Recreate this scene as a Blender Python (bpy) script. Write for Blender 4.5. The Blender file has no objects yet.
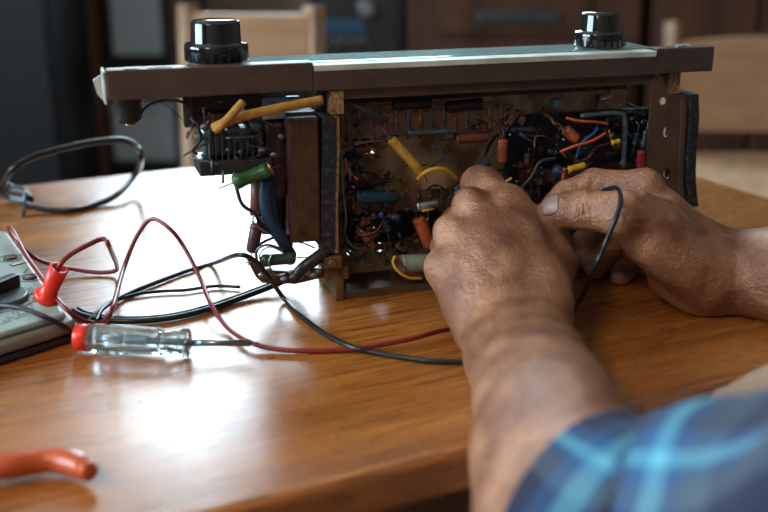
import bpy, math, random
import numpy as np
from mathutils import Vector, Matrix
random.seed(7)
rng = np.random.default_rng(7)
C = bpy.context.scene
COL = C.collection
V = Vector
F = 1067.0
PITCH = math.radians(18)
CAM = V((0, 0, 1.02))
FW = V((0, math.cos(PITCH), -math.sin(PITCH)))
UP = V((0, math.sin(PITCH), math.cos(PITCH)))
TZ = 0.75                                   # height of the table top


def ray(px, py):
    return FW + V((1, 0, 0)) * ((px - 384) / F) - UP * ((py - 256) / F)


def P(px, py, Y):
    r = ray(px, py)
    return CAM + r * (Y / r.y)


def T(px, py, h=0.0):
    r = ray(px, py)
    return CAM + r * ((TZ + h - CAM.z) / r.z)


# ---------------------------------------------------------------- helpers
class MB:
    """collects shapes, then links them as one mesh object"""
    def __init__(s):
        s.v = []; s.f = []; s.sm = []; s.mi = []

    def add(s, vs, fs, smooth=True, mi=0):
        b = len(s.v)
        s.v += [tuple(v) for v in vs]
        for f in fs:
            s.f.append([b + i for i in f]); s.sm.append(smooth); s.mi.append(mi)
        return s

    def box(s, c, size, M=None, bev=0.0, mi=0):
        hx, hy, hz = size[0] / 2, size[1] / 2, size[2] / 2
        c = V(c)
        M = M or Matrix.Identity(3)
        if bev <= 0:
            vs = [c + M @ V((x * hx, y * hy, z * hz)) for z in (-1, 1) for y in (-1, 1) for x in (-1, 1)]
            return s.add(vs, [(0, 2, 3, 1), (4, 5, 7, 6), (0, 1, 5, 4), (2, 6, 7, 3), (0, 4, 6, 2), (1, 3, 7, 5)], False, mi)
        import bmesh
        bm = bmesh.new()
        bmesh.ops.create_cube(bm, size=1)
        for v in bm.verts:
            v.co = V((v.co.x * 2 * hx, v.co.y * 2 * hy, v.co.z * 2 * hz))
        bmesh.ops.bevel(bm, geom=bm.edges[:] + bm.verts[:], offset=min(bev, hx * .9, hy * .9, hz * .9), segments=2, profile=.6, affect='EDGES')
        bm.verts.index_update()
        vs = [c + M @ v.co for v in bm.verts]
        fs = [[v.index for v in f.verts] for f in bm.faces]
        bm.free()
        return s.add(vs, fs, False, mi)

    def tube(s, pts, r, n=8, caps=True, smooth=True, mi=0, flat=1.0, upv=None):
        pts = [V(p) for p in pts]
        m = len(pts)
        rs = r if isinstance(r, (list, tuple)) else [r] * m
        tans = []
        for i in range(m):
            t = pts[min(i + 1, m - 1)] - pts[max(i - 1, 0)]
            tans.append(t.normalized() if t.length > 1e-9 else V((0, 0, 1)))
        ref = V(upv) if upv else (V((0, 0, 1)) if abs(tans[0].z) < .9 else V((1, 0, 0)))
        a = (ref - tans[0] * ref.dot(tans[0])).normalized()
        vs = []
        for i in range(m):
            a = (a - tans[i] * a.dot(tans[i]))
            a = a.normalized() if a.length > 1e-9 else V((1, 0, 0))
            b = tans[i].cross(a)
            for k in range(n):
                t = 2 * math.pi * k / n
                vs.append(pts[i] + a * (rs[i] * flat * math.cos(t)) + b * (rs[i] * math.sin(t)))
        fs = []
        for i in range(m - 1):
            for k in range(n):
                k2 = (k + 1) % n
                fs.append((i * n + k, i * n + k2, (i + 1) * n + k2, (i + 1) * n + k))
        s.add(vs, fs, smooth, mi)
        if caps:
            b = len(s.v) - len(vs)
            s.f.append([b + k for k in range(n)][::-1]); s.sm.append(False); s.mi.append(mi)
            s.f.append([b + (m - 1) * n + k for k in range(n)]); s.sm.append(False); s.mi.append(mi)
        return s

    def lathe(s, p0, axis, prof, n=32, smooth=True, mi=0):
        """prof: (distance along the axis, radius)"""
        ax = V(axis).normalized()
        ref = V((0, 0, 1)) if abs(ax.z) < .9 else V((1, 0, 0))
        a = (ref - ax * ref.dot(ax)).normalized(); b = ax.cross(a)
        vs = []
        for d, r in prof:
            for k in range(n):
                t = 2 * math.pi * k / n
                vs.append(V(p0) + ax * d + (a * math.cos(t) + b * math.sin(t)) * r)
        m = len(prof); fs = []
        for i in range(m - 1):
            for k in range(n):
                k2 = (k + 1) % n
                fs.append((i * n + k, i * n + k2, (i + 1) * n + k2, (i + 1) * n + k))
        s.add(vs, fs, smooth, mi)
        b0 = len(s.v) - len(vs)
        if prof[0][1] > 1e-5:
            s.f.append([b0 + k for k in range(n)][::-1]); s.sm.append(False); s.mi.append(mi)
        if prof[-1][1] > 1e-5:
            s.f.append([b0 + (m - 1) * n + k for k in range(n)]); s.sm.append(False); s.mi.append(mi)
        return s

    def prism(s, poly, vec, mi=0, smooth=False):
        """planar polygon (3D points) swept along vec"""
        n = len(poly); vec = V(vec)
        vs = [V(p) for p in poly] + [V(p) + vec for p in poly]
        fs = [list(range(n))[::-1], [n + i for i in range(n)]]
        fs += [(i, (i + 1) % n, n + (i + 1) % n, n + i) for i in range(n)]
        return s.add(vs, fs, smooth, mi)

    def sphere(s, c, r, n=12, sc=(1, 1, 1), M=None, mi=0):
        M = M or Matrix.Identity(3)
        prof = n // 2
        vs = []; fs = []
        for i in range(prof + 1):
            t = math.pi * i / prof
            for k in range(n):
                p = 2 * math.pi * k / n
                st = max(math.sin(t), 1e-4)
                vs.append(V(c) + M @ V((r * sc[0] * st * math.cos(p), r * sc[1] * st * math.sin(p), r * sc[2] * math.cos(t))))
        for i in range(prof):
            for k in range(n):
                k2 = (k + 1) % n
                fs.append((i * n + k, (i + 1) * n + k, (i + 1) * n + k2, i * n + k2))
        return s.add(vs, fs, True, mi)

    def build(s, name, mat, parent=None, label=None, uv=None):
        me = bpy.data.meshes.new(name)
        inv = parent.matrix_world.inverted() if parent else None
        if inv is not None:
            s.v = [tuple(inv @ V(v)) for v in s.v]
        elif s.v:
            # origin at the base centre of the thing
            xs = np.array(s.v); c = V(((xs[:, 0].min() + xs[:, 0].max()) / 2, (xs[:, 1].min() + xs[:, 1].max()) / 2, xs[:, 2].min()))
            s.v = [tuple(V(v) - c) for v in s.v]
        me.from_pydata(s.v, [], s.f)
        for m_ in (mat if isinstance(mat, (list, tuple)) else [mat]):
            me.materials.append(m_)
        me.polygons.foreach_set('use_smooth', s.sm)
        me.polygons.foreach_set('material_index', s.mi)
        me.update()
        o = bpy.data.objects.new(name, me)
        COL.objects.link(o)
        if parent:
            o.parent = parent
            o.matrix_world = parent.matrix_world.copy()
        else:
            o.location = c
            o.matrix_world = Matrix.Translation(c)
        if label:
            o['label'] = label
        return o


def tag(o, label, cat, group=None, kind=None):
    o['label'] = label; o['category'] = cat
    if group: o['group'] = group
    if kind: o['kind'] = kind
    return o


def thing(name, label, cat, loc, rz=0, group=None):
    o = bpy.data.objects.new(name, None)
    COL.objects.link(o)
    o.empty_display_size = .02
    o.location = loc; o.rotation_euler = (0, 0, rz)
    o.matrix_world = Matrix.Translation(V(loc)) @ Matrix.Rotation(rz, 4, 'Z')
    return tag(o, label, cat, group)


def struct(mb, name, mat, label=None):
    o = mb.build(name, mat)
    o['kind'] = 'structure'
    if label: o['label'] = label
    return o


def cr(pts, n=8):
    """Catmull-Rom through the points"""
    p = [V(q) for q in pts]
    p = [p[0] * 2 - p[1]] + p + [p[-1] * 2 - p[-2]]
    out = []
    for i in range(1, len(p) - 2):
        for k in range(n):
            t = k / n
            a, b, c, d = p[i - 1], p[i], p[i + 1], p[i + 2]
            out.append(.5 * ((2 * b) + (c - a) * t + (2 * a - 5 * b + 4 * c - d) * t * t + (3 * b - a - 3 * c + d) * t ** 3))
    out.append(p[-2])
    return out


# ---------------------------------------------------------------- materials
def mat(name, col, rough=.5, metal=0, noise=None, bump=0, bscale=200, spec=.5, coat=0, trans=0, emit=None, sss=0, ior=1.45, stretch=(1, 1, 1), rvar=0, detail=4):
    """noise = (colour2, scale, low, high)"""
    m = bpy.data.materials.new(name); m.use_nodes = True
    nt = m.node_tree; N = nt.nodes; L = nt.links
    b = N['Principled BSDF']
    b.inputs['Base Color'].default_value = (*col, 1)
    b.inputs['Roughness'].default_value = rough
    b.inputs['Metallic'].default_value = metal
    b.inputs['Specular IOR Level'].default_value = spec
    b.inputs['Coat Weight'].default_value = coat
    b.inputs['Transmission Weight'].default_value = trans
    b.inputs['IOR'].default_value = ior
    if sss:
        b.inputs['Subsurface Weight'].default_value = sss
        b.inputs['Subsurface Radius'].default_value = (.01, .004, .002)
        b.inputs['Subsurface Scale'].default_value = .6
    if emit:
        b.inputs['Emission Color'].default_value = (*emit[0], 1)
        b.inputs['Emission Strength'].default_value = emit[1]
    tc = mp = None
    if noise or bump:
        tc = N.new('ShaderNodeTexCoord'); mp = N.new('ShaderNodeMapping')
        mp.inputs['Scale'].default_value = stretch
        L.new(tc.outputs['Object'], mp.inputs['Vector'])
    if noise:
        c2, sc, lo, hi = noise
        n = N.new('ShaderNodeTexNoise'); n.inputs['Scale'].default_value = sc; n.inputs['Detail'].default_value = detail
        L.new(mp.outputs[0], n.inputs['Vector'])
        r = N.new('ShaderNodeValToRGB')
        r.color_ramp.elements[0].position = lo; r.color_ramp.elements[1].position = hi
        r.color_ramp.elements[0].color = (*col, 1); r.color_ramp.elements[1].color = (*c2, 1)
        L.new(n.outputs['Fac'], r.inputs[0]); L.new(r.outputs[0], b.inputs['Base Color'])
        if rvar:
            mr = N.new('ShaderNodeMapRange'); mr.inputs['To Min'].default_value = rough - rvar; mr.inputs['To Max'].default_value = rough + rvar
            L.new(n.outputs['Fac'], mr.inputs[0]); L.new(mr.outputs[0], b.inputs['Roughness'])
    if bump:
        n2 = N.new('ShaderNodeTexNoise'); n2.inputs['Scale'].default_value = bscale; n2.inputs['Detail'].default_value = 3
        L.new(mp.outputs[0], n2.inputs['Vector'])
        bp = N.new('ShaderNodeBump'); bp.inputs['Strength'].default_value = bump; bp.inputs['Distance'].default_value = .001
        L.new(n2.outputs['Fac'], bp.inputs['Height']); L.new(bp.outputs[0], b.inputs['Normal'])
    return m


M = {}
M['wall'] = mat('wall_plaster', (.30, .24, .19), .8, noise=((.25, .2, .16), 3, .3, .7))
M['ceiling'] = mat('ceiling_plaster', (.55, .5, .45), .9)
M['floor'] = mat('floor_boards', (.10, .05, .028), .45, noise=((.06, .03, .018), 6, .3, .7), stretch=(1, 12, 1))
M['dark_cab'] = mat('black_lacquer', (.006, .007, .010), .6, noise=((.009, .009, .012), 4, .3, .7))
M['red_wood'] = mat('reddish_wood', (.13, .052, .03), .45, noise=((.065, .028, .019), 8, .3, .7), stretch=(3, 3, .4))
M['chair_wood'] = mat('chair_wood', (.62, .42, .28), .5, noise=((.30, .17, .10), 10, .3, .7), stretch=(3, 3, 1))
M['chair_panel'] = mat('chair_panel', (.52, .29, .16), .5, noise=((.40, .21, .11), 9, .3, .7), stretch=(1, 3, 3))
M['rush'] = mat('rush_seat', (.60, .38, .22), .7, noise=((.36, .21, .12), 90, .35, .65), stretch=(1, .15, 1), bump=.5, bscale=300)
M['greyblue'] = mat('grey_blue_screen', (.42, .52, .60), .35)
M['black'] = mat('black_plastic', (.010, .010, .013), .42)
M['black_soft'] = mat('black_rubber', (.014, .015, .018), .45, bump=.2, bscale=400)
M['cable'] = mat('black_cable', (.010, .012, .016), .3)
M['red_wire'] = mat('red_silicone', (.19, .016, .015), .32)
M['bakelite'] = mat('glossy_black_knob', (.006, .006, .008), .08, coat=.6)
M['brown_rail'] = mat('brown_painted_rail', (.060, .038, .032), .5, noise=((.085, .052, .043), 60, .35, .7), bump=.25, bscale=500)
M['edge_chip'] = mat('chipped_white_edge', (.55, .62, .62), .5, noise=((.3, .32, .3), 120, .4, .6))
M['glass'] = mat('dial_glass', (.55, .85, .88), .04, trans=.75, ior=1.5)
M['paper'] = mat('dial_backing_paper', (.62, .66, .62), .55, noise=((.42, .45, .38), 35, .4, .7), stretch=(1, 4, 1))
M['rust_plate'] = mat('rust_stained_chassis', (.78, .56, .32), .55, noise=((.30, .15, .07), 48, .42, .66), bump=.25, bscale=150, detail=6)
M['brown_steel'] = mat('brown_painted_steel', (.12, .072, .046), .5, metal=.1, noise=((.07, .04, .026), 50, .3, .7), bump=.3, bscale=300)
M['rust_dark'] = mat('rusty_lug', (.20, .11, .05), .6, metal=.3, noise=((.08, .04, .02), 90, .35, .7), bump=.3, bscale=400)
M['foam'] = mat('dark_felt_strip', (.013, .016, .024), .85, noise=((.065, .072, .088), 260, .52, .72), bump=.7, bscale=600)
M['cork'] = mat('cork', (.36, .22, .11), .8, noise=((.17, .10, .05), 420, .45, .6), bump=.5, bscale=500)
M['lamin'] = mat('laminated_iron', (.045, .022, .024), .55, metal=.1, noise=((.115, .066, .070), 60, .42, .68), stretch=(14, 1, .4), bump=.6, bscale=160)
M['paxolin'] = mat('brown_tag_board', (.15, .070, .045), .45, noise=((.09, .04, .028), 80, .3, .7))
M['tin'] = mat('tinned_metal', (.45, .50, .53), .35, metal=.9, noise=((.22, .24, .26), 150, .35, .7))
M['dull_tin'] = mat('dull_metal', (.16, .18, .20), .45, metal=.8, noise=((.07, .075, .085), 120, .35, .7))
M['dark_metal'] = mat('dark_metal', (.035, .038, .045), .4, metal=.6, noise=((.07, .07, .075), 90, .4, .7))
M['solder'] = mat('solder', (.6, .63, .66), .2, metal=1)
M['cotton'] = mat('yellow_sleeving', (.44, .23, .045), .7, noise=((.30, .14, .025), 160, .4, .7), bump=.6, bscale=700)
M['yellow'] = mat('yellow_plastic', (.60, .36, .03), .4)
M['wax_yellow'] = mat('waxed_yellow_paper', (.58, .36, .07), .45, noise=((.30, .16, .03), 130, .5, .7))
M['green'] = mat('green_resistor', (.035, .10, .03), .35, noise=((.02, .06, .018), 90, .4, .7))
M['dark_green'] = mat('dark_green_resistor', (.025, .055, .035), .35)
M['pale_green'] = mat('pale_green_capacitor', (.27, .36, .29), .45, noise=((.2, .28, .22), 70, .4, .7))
M['maroon'] = mat('dark_maroon_capacitor', (.05, .015, .03), .35)
M['blue_cap'] = mat('blue_foil_capacitor', (.015, .05, .085), .2, metal=.4)
M['navy'] = mat('dark_blue_sleeve', (.009, .033, .085), .4)
M['blue'] = mat('blue_component', (.015, .045, .10), .35)
M['teal'] = mat('blue_grey_metal', (.10, .17, .20), .35, metal=.5, noise=((.05, .08, .10), 90, .4, .7))
M['orange_cap'] = mat('orange_capacitor', (.38, .09, .035), .4, noise=((.24, .055, .022), 80, .4, .7))
M['red_cap'] = mat('red_capacitor', (.24, .02, .02), .25)
M['brown_cap'] = mat('reddish_brown_capacitor', (.17, .05, .035), .4)
M['orange_wire'] = mat('orange_wire', (.55, .10, .03), .4)
M['brown_wire'] = mat('brown_wire', (.12, .05, .035), .45)
M['grey_wire'] = mat('grey_wire', (.035, .045, .065), .4)
M['blue_wire'] = mat('blue_wire', (.03, .08, .30), .35)
M['copper'] = mat('copper_wire', (.35, .14, .07), .35, metal=.8)
M['white_mark'] = mat('pale_print', (.55, .6, .58), .5)
M['meter_face'] = mat('pale_green_grey_face', (.30, .36, .33), .35, noise=((.25, .31, .29), 30, .3, .7))
M['meter_body'] = mat('beige_grey_case', (.20, .20, .17), .4)
M['meter_dark'] = mat('dark_grey_dial', (.05, .065, .075), .4)
M['meter_print'] = mat('dark_print', (.04, .055, .055), .5)
M['bluewin'] = mat('meter_window_blue', (.08, .22, .30), .12)
M['red_plastic'] = mat('red_plastic', (.75, .035, .02), .3, sss=.1)
M['clear'] = mat('clear_blue_plastic', (.70, .90, 1.0), .09, trans=.95, ior=1.3, coat=1)
M['driver_steel'] = mat('driver_steel', (.25, .28, .30), .25, metal=1)
M['pliers'] = mat('orange_red_grip', (.46, .075, .018), .3, coat=.3)
M['nail'] = mat('thumbnail', (.27, .165, .135), .42)
M['hairs'] = mat('arm_hair', (.10, .06, .04), .5)
M['linen'] = mat('beige_cloth', (.29, .19, .135), .8, noise=((.25, .16, .11), 30, .3, .7))
M['led'] = mat('stereo_display', (.02, .05, .10), .3, emit=((.10, .30, .5), .05))
M['frame_white'] = mat('window_frame_paint', (.6, .6, .58), .5)
M['pane'] = mat('window_glass', (1, 1, 1), 0, trans=1, ior=1.0)
M['fill_glow'] = mat('fill_lamp_glass', (1, .8, .6), .5, emit=((1, .72, .45), 6))  # glowing shell of the added fill lamp


def wood_mat():
    m = bpy.data.materials.new('oak_table_varnish'); m.use_nodes = True
    nt = m.node_tree; N = nt.nodes; L = nt.links; b = N['Principled BSDF']
    tc = N.new('ShaderNodeTexCoord')

    def noise(sc, stretch, detail=5, rough=.6):
        mp = N.new('ShaderNodeMapping'); mp.inputs['Scale'].default_value = stretch
        L.new(tc.outputs['Object'], mp.inputs['Vector'])
        n = N.new('ShaderNodeTexNoise'); n.inputs['Scale'].default_value = sc; n.inputs['Detail'].default_value = detail
        n.inputs['Roughness'].default_value = rough
        L.new(mp.outputs[0], n.inputs['Vector']); return n

    def ramp(src, stops):
        r = N.new('ShaderNodeValToRGB')
        while len(r.color_ramp.elements) < len(stops): r.color_ramp.elements.new(.5)
        for e, (p, c) in zip(r.color_ramp.elements, stops):
            e.position = p; e.color = (*c, 1)
        L.new(src, r.inputs[0]); return r
    big = noise(4, (1, 6, 1), 4)
    fine = noise(34, (.35, 14, 1), 6, .7)
    pores = noise(70, (.35, 11, 1), 4, .6)
    r1 = ramp(big.outputs['Fac'], [(.3, (.47, .180, .036)), (.7, (.32, .108, .019))])
    r2 = ramp(fine.outputs['Fac'], [(.35, (.62, .55, .48)), (.6, (1.12, 1.1, 1.08))])
    r3 = ramp(pores.outputs["Fac"], [(.38, (.42, .34, .30)), (.50, (1, 1, 1))])
    m1 = N.new('ShaderNodeMixRGB'); m1.blend_type = 'MULTIPLY'; m1.inputs[0].default_value = 1
    L.new(r1.outputs[0], m1.inputs[1]); L.new(r2.outputs[0], m1.inputs[2])
    m2 = N.new('ShaderNodeMixRGB'); m2.blend_type = 'MULTIPLY'; m2.inputs[0].default_value = .8
    L.new(m1.outputs[0], m2.inputs[1]); L.new(r3.outputs[0], m2.inputs[2])
    L.new(m2.outputs[0], b.inputs['Base Color'])
    wear = noise(6, (1, 1, 1), 4)
    mr = N.new('ShaderNodeMapRange'); mr.inputs['From Min'].default_value = .3; mr.inputs['From Max'].default_value = .7
    mr.inputs['To Min'].default_value = .20; mr.inputs['To Max'].default_value = .35
    L.new(wear.outputs['Fac'], mr.inputs[0]); L.new(mr.outputs[0], b.inputs['Roughness'])
    b.inputs['Specular IOR Level'].default_value = .95
    bp = N.new('ShaderNodeBump'); bp.inputs['Strength'].default_value = .3; bp.inputs['Distance'].default_value = .0006
    L.new(fine.outputs['Fac'], bp.inputs['Height'])
    L.new(bp.outputs[0], b.inputs['Normal'])
    return m


M['oak'] = wood_mat()
M['oak_rim'] = mat('oak_rim_dark', (.16, .06, .02), .3, noise=((.09, .035, .014), 12, .3, .7), stretch=(1, 8, 8))


def skin_mat():
    m = bpy.data.materials.new('weathered_skin'); m.use_nodes = True
    nt = m.node_tree; N = nt.nodes; L = nt.links; b = N['Principled BSDF']
    tc = N.new('ShaderNodeTexCoord')

    def noise(sc, stretch=(1, 1, 1), detail=4, rough=.5):
        mp = N.new('ShaderNodeMapping'); mp.inputs['Scale'].default_value = stretch
        L.new(tc.outputs['Object'], mp.inputs['Vector'])
        n = N.new('ShaderNodeTexNoise'); n.inputs['Scale'].default_value = sc; n.inputs['Detail'].default_value = detail
        n.inputs['Roughness'].default_value = rough
        L.new(mp.outputs[0], n.inputs['Vector']); return n
    a = noise(38, (1, 1, 1), 5)
    r = N.new('ShaderNodeValToRGB')
    r.color_ramp.elements[0].position = .40; r.color_ramp.elements[0].color = (.21, .074, .033, 1)
    r.color_ramp.elements[1].position = .60; r.color_ramp.elements[1].color = (.41, .195, .103, 1)
    L.new(a.outputs['Fac'], r.inputs[0])
    fr = noise(260, (1, 1, 1), 3)
    r2 = N.new('ShaderNodeValToRGB')
    r2.color_ramp.elements[0].position = .32; r2.color_ramp.elements[0].color = (.78, .68, .62, 1)
    r2.color_ramp.elements[1].position = .48; r2.color_ramp.elements[1].color = (1, 1, 1, 1)
    L.new(fr.outputs['Fac'], r2.inputs[0])
    mx = N.new('ShaderNodeMixRGB'); mx.blend_type = 'MULTIPLY'; mx.inputs[0].default_value = .7
    L.new(r.outputs[0], mx.inputs[1]); L.new(r2.outputs[0], mx.inputs[2])
    L.new(mx.outputs[0], b.inputs['Base Color'])
    b.inputs['Roughness'].default_value = .34; b.inputs['Specular IOR Level'].default_value = .75
    b.inputs['Subsurface Weight'].default_value = .05
    b.inputs['Subsurface Radius'].default_value = (.012, .004, .002)
    b.inputs['Subsurface Scale'].default_value = .4
    # creases and pores
    v = N.new('ShaderNodeTexVoronoi'); v.inputs['Scale'].default_value = 330; v.feature = 'DISTANCE_TO_EDGE'
    mp = N.new('ShaderNodeMapping'); mp.inputs['Scale'].default_value = (1, 1.6, 1)
    wv = noise(90, (1, 1, 1), 3)
    L.new(tc.outputs['Object'], mp.inputs['Vector']); L.new(mp.outputs[0], v.inputs['Vector'])
    w = N.new('ShaderNodeTexNoise'); w.inputs['Scale'].default_value = 190; w.inputs['Detail'].default_value = 5; w.inputs['Roughness'].default_value = .65
    mp2 = N.new('ShaderNodeMapping'); mp2.inputs['Scale'].default_value = (.45, 1.5, 1.5)
    L.new(tc.outputs['Object'], mp2.inputs['Vector']); L.new(mp2.outputs[0], w.inputs['Vector'])
    ad = N.new('ShaderNodeMath'); ad.operation = 'MULTIPLY_ADD'; ad.inputs[1].default_value = .5
    L.new(v.outputs['Distance'], ad.inputs[0]); L.new(w.outputs['Fac'], ad.inputs[2])
    bp = N.new('ShaderNodeBump'); bp.inputs['Strength'].default_value = .75; bp.inputs['Distance'].default_value = .0024
    L.new(ad.outputs[0], bp.inputs['Height']); L.new(bp.outputs[0], b.inputs['Normal'])
    return m


M['skin'] = skin_mat()


def plaid_mat():
    m = bpy.data.materials.new('blue_plaid_cotton'); m.use_nodes = True
    nt = m.node_tree; N = nt.nodes; L = nt.links; b = N['Principled BSDF']
    uv = N.new('ShaderNodeUVMap'); sp = N.new('ShaderNodeSeparateXYZ'); L.new(uv.outputs[0], sp.inputs[0])

    def band(src, stops):
        fr = N.new('ShaderNodeMath'); fr.operation = 'FRACT'; L.new(src, fr.inputs[0])
        r = N.new('ShaderNodeValToRGB'); r.color_ramp.interpolation = 'LINEAR'
        while len(r.color_ramp.elements) < len(stops): r.color_ramp.elements.new(.5)
        for e, (p, c) in zip(r.color_ramp.elements, stops): e.position = p; e.color = (*c, 1)
        L.new(fr.outputs[0], r.inputs[0]); return r
    navy = (.010, .016, .045); blue = (.016, .075, .20); light = (.10, .36, .50); grey = (.06, .09, .13)
    st = [(0, navy), (.32, navy), (.36, blue), (.43, blue), (.46, light), (.52, light), (.55, blue), (.66, grey), (.76, grey), (.80, navy)]
    a = band(sp.outputs[0], st); c = band(sp.outputs[1], st)
    mx = N.new('ShaderNodeMixRGB'); mx.inputs[0].default_value = .5
    L.new(a.outputs[0], mx.inputs[1]); L.new(c.outputs[0], mx.inputs[2])
    L.new(mx.outputs[0], b.inputs['Base Color'])
    b.inputs['Roughness'].default_value = .85
    return m


M['plaid'] = plaid_mat()
EXPO = 0.2
SKYC = (.68, .88, 1.0, 1); SKYS = 16.0
FILL_LAMP = (-.6, -.2, 1.75, 7, (1, .80, .60), .35)  # added fill lamp: position, energy, colour, size
RES = .0018
NHAIR = 3500
UO = (.1, .1)
SLEEVES = [([P(577, 500, .41), P(609, 526, .395), P(655, 548, .38), P(715, 552, .36), P(790, 554, .33), V((.21, .275, .86)), V((.33, .20, .965))], [.047, .050, .053, .055, .056, .058, .062], 0.0),
           ([V((.52, .62, .80)), V((.55, .56, .84)), V((.61, .45, .92)), V((.66, .34, .99))], [.056, .058, .060, .064], 1.3)]
# ---------------------------------------------------------------- camera
cd = bpy.data.cameras.new('camera'); cam = bpy.data.objects.new('camera', cd); COL.objects.link(cam)
cam.location = CAM
cam.rotation_euler = (math.radians(90) - PITCH, 0, 0)
cd.sensor_width = 36; cd.lens = F * 36 / 768
cd.clip_start = .01
cd.dof.use_dof = True; cd.dof.focus_distance = .76; cd.dof.aperture_fstop = 4.5
C.camera = cam
C.view_settings.view_transform = 'Standard'; C.view_settings.look = 'None'
C.view_settings.gamma = 1; C.view_settings.use_curve_mapping = False
C.view_settings.exposure = EXPO

# ---------------------------------------------------------------- room
RX0, RX1, RY0, RY1, RH = -2.3, 2.5, -1.9, 3.4, 2.85
WX0, WX1, WZ0, WZ1 = -.95, .28, 1.32, 2.72          # window in the far wall
s = MB(); s.box(((RX0 + RX1) / 2, (RY0 + RY1) / 2, -.05), (RX1 - RX0 + .4, RY1 - RY0 + .4, .1)); struct(s, 'floor', M['floor'])
s = MB(); s.box(((RX0 + RX1) / 2, (RY0 + RY1) / 2, RH + .05), (RX1 - RX0 + .4, RY1 - RY0 + .4, .1)); struct(s, 'ceiling', M['ceiling'])


def wall_with_hole(name, axis, at, lo, hi, hole, thick=.16):
    a0, a1, z0, z1 = hole
    s = MB()
    for (p, q, u, v) in ((lo, a0, 0, RH), (a1, hi, 0, RH), (a0, a1, 0, z0), (a0, a1, z1, RH)):
        if axis == 'y': s.box(((p + q) / 2, at, (u + v) / 2), (q - p, thick, v - u))
        else: s.box((at, (p + q) / 2, (u + v) / 2), (thick, q - p, v - u))
    return struct(s, name, M['wall'])


wall_with_hole('wall_back', 'y', RY1 + .08, RX0 - .16, RX1 + .16, (WX0, WX1, WZ0, WZ1))
FILL_LW = (-.7, 1.1, 1.05, 2.3)  # unseen left window, added to light the hands and the radio
wall_with_hole('wall_left', 'x', RX0 - .08, RY0, RY1, FILL_LW)
s = MB(); s.box((RX1 + .08, (RY0 + RY1) / 2, RH / 2), (.16, RY1 - RY0, RH)); struct(s, 'wall_right', M['wall'])
s = MB(); s.box(((RX0 + RX1) / 2, RY0 - .08, RH / 2), (RX1 - RX0 + .32, .16, RH)); struct(s, 'wall_front', M['wall'])
for nm, ax, at, (a0, a1, z0, z1) in (('window_1', 'y', RY1 + .05, (WX0, WX1, WZ0, WZ1)), ('added_fill_window', 'x', RX0 - .05, FILL_LW)):
    s = MB(); t = .05
    bars = [(a0, a1, z0, z0 + t), (a0, a1, z1 - t, z1), (a0, a0 + t, z0 + t, z1 - t), (a1 - t, a1, z0 + t, z1 - t), ((a0 + a1) / 2 - .02, (a0 + a1) / 2 + .02, z0 + t, z1 - t)]
    for (p, q, u, v) in bars:
        if ax == 'y': s.box(((p + q) / 2, at, (u + v) / 2), (q - p, .05, v - u), bev=.004)
        else: s.box((at, (p + q) / 2, (u + v) / 2), (.05, q - p, v - u), bev=.004)
    w = struct(s, nm, M['frame_white'])
    # sky light enters through this opening; the left one is added as fill
    ld = bpy.data.lights.new('window_portal', 'AREA'); lo_ = bpy.data.objects.new('window_portal', ld); COL.objects.link(lo_)
    ld.shape = 'RECTANGLE'; ld.size = a1 - a0; ld.size_y = z1 - z0; ld.cycles.is_portal = True
    if ax == 'y': lo_.location = ((a0 + a1) / 2, at, (z0 + z1) / 2); lo_.rotation_euler = (math.radians(-90), 0, 0)
    else: lo_.location = (at, (a0 + a1) / 2, (z0 + z1) / 2); lo_.rotation_euler = (0, math.radians(-90), 0)
W = bpy.data.worlds.new('sky'); C.world = W; W.use_nodes = True
bg = W.node_tree.nodes['Background']; bg.inputs[0].default_value = SKYC; bg.inputs[1].default_value = SKYS

# unseen warm lamp, added to brighten the open radio from the front left
lx, ly = FILL_LAMP[0], FILL_LAMP[1]
t = thing('fill_lamp', 'unseen warm fill lamp added in front of the table', 'lamp', (lx, ly, FILL_LAMP[2] - .09))
s = MB(); s.lathe((lx, ly, FILL_LAMP[2] - .09), (0, 0, 1), [(0, .03), (.02, .10), (.09, .13), (.12, .13), (.16, .06), (.17, .02)]); s.build('fill_lamp_shade', M['fill_glow'], t)
s = MB(); s.tube([(lx, ly, FILL_LAMP[2] + .08), (lx, ly, RH)], .004); s.build('cord', M['black'], t)
ld = bpy.data.lights.new('fill_light', 'AREA'); lo_ = bpy.data.objects.new('fill_light', ld); COL.objects.link(lo_)
ld.shape = 'DISK'; ld.size = FILL_LAMP[5]; ld.energy = FILL_LAMP[3]; ld.color = FILL_LAMP[4]; lo_.location = (lx, ly, FILL_LAMP[2] - .12)

# ---------------------------------------------------------------- table
AN = math.radians(27)
td = V((math.cos(AN), math.sin(AN), 0)); tn = V((-math.sin(AN), math.cos(AN), 0))
A0 = T(330, 484); A0.z = 0
n0 = A0.dot(tn); n1 = T(120, 174).dot(tn) ; t1 = T(735, 187).dot(td); t0 = t1 - 1.9


def tp(a, b, z): q = td * a + tn * b; return V((q.x, q.y, z))


tc_ = tp((t0 + t1) / 2, (n0 + n1) / 2, 0)
tab = thing('dining_table', 'varnished oak dining table with a worn glossy top', 'table', tc_, AN)
TM = Matrix.Rotation(AN, 3, 'Z')
import bmesh


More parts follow.
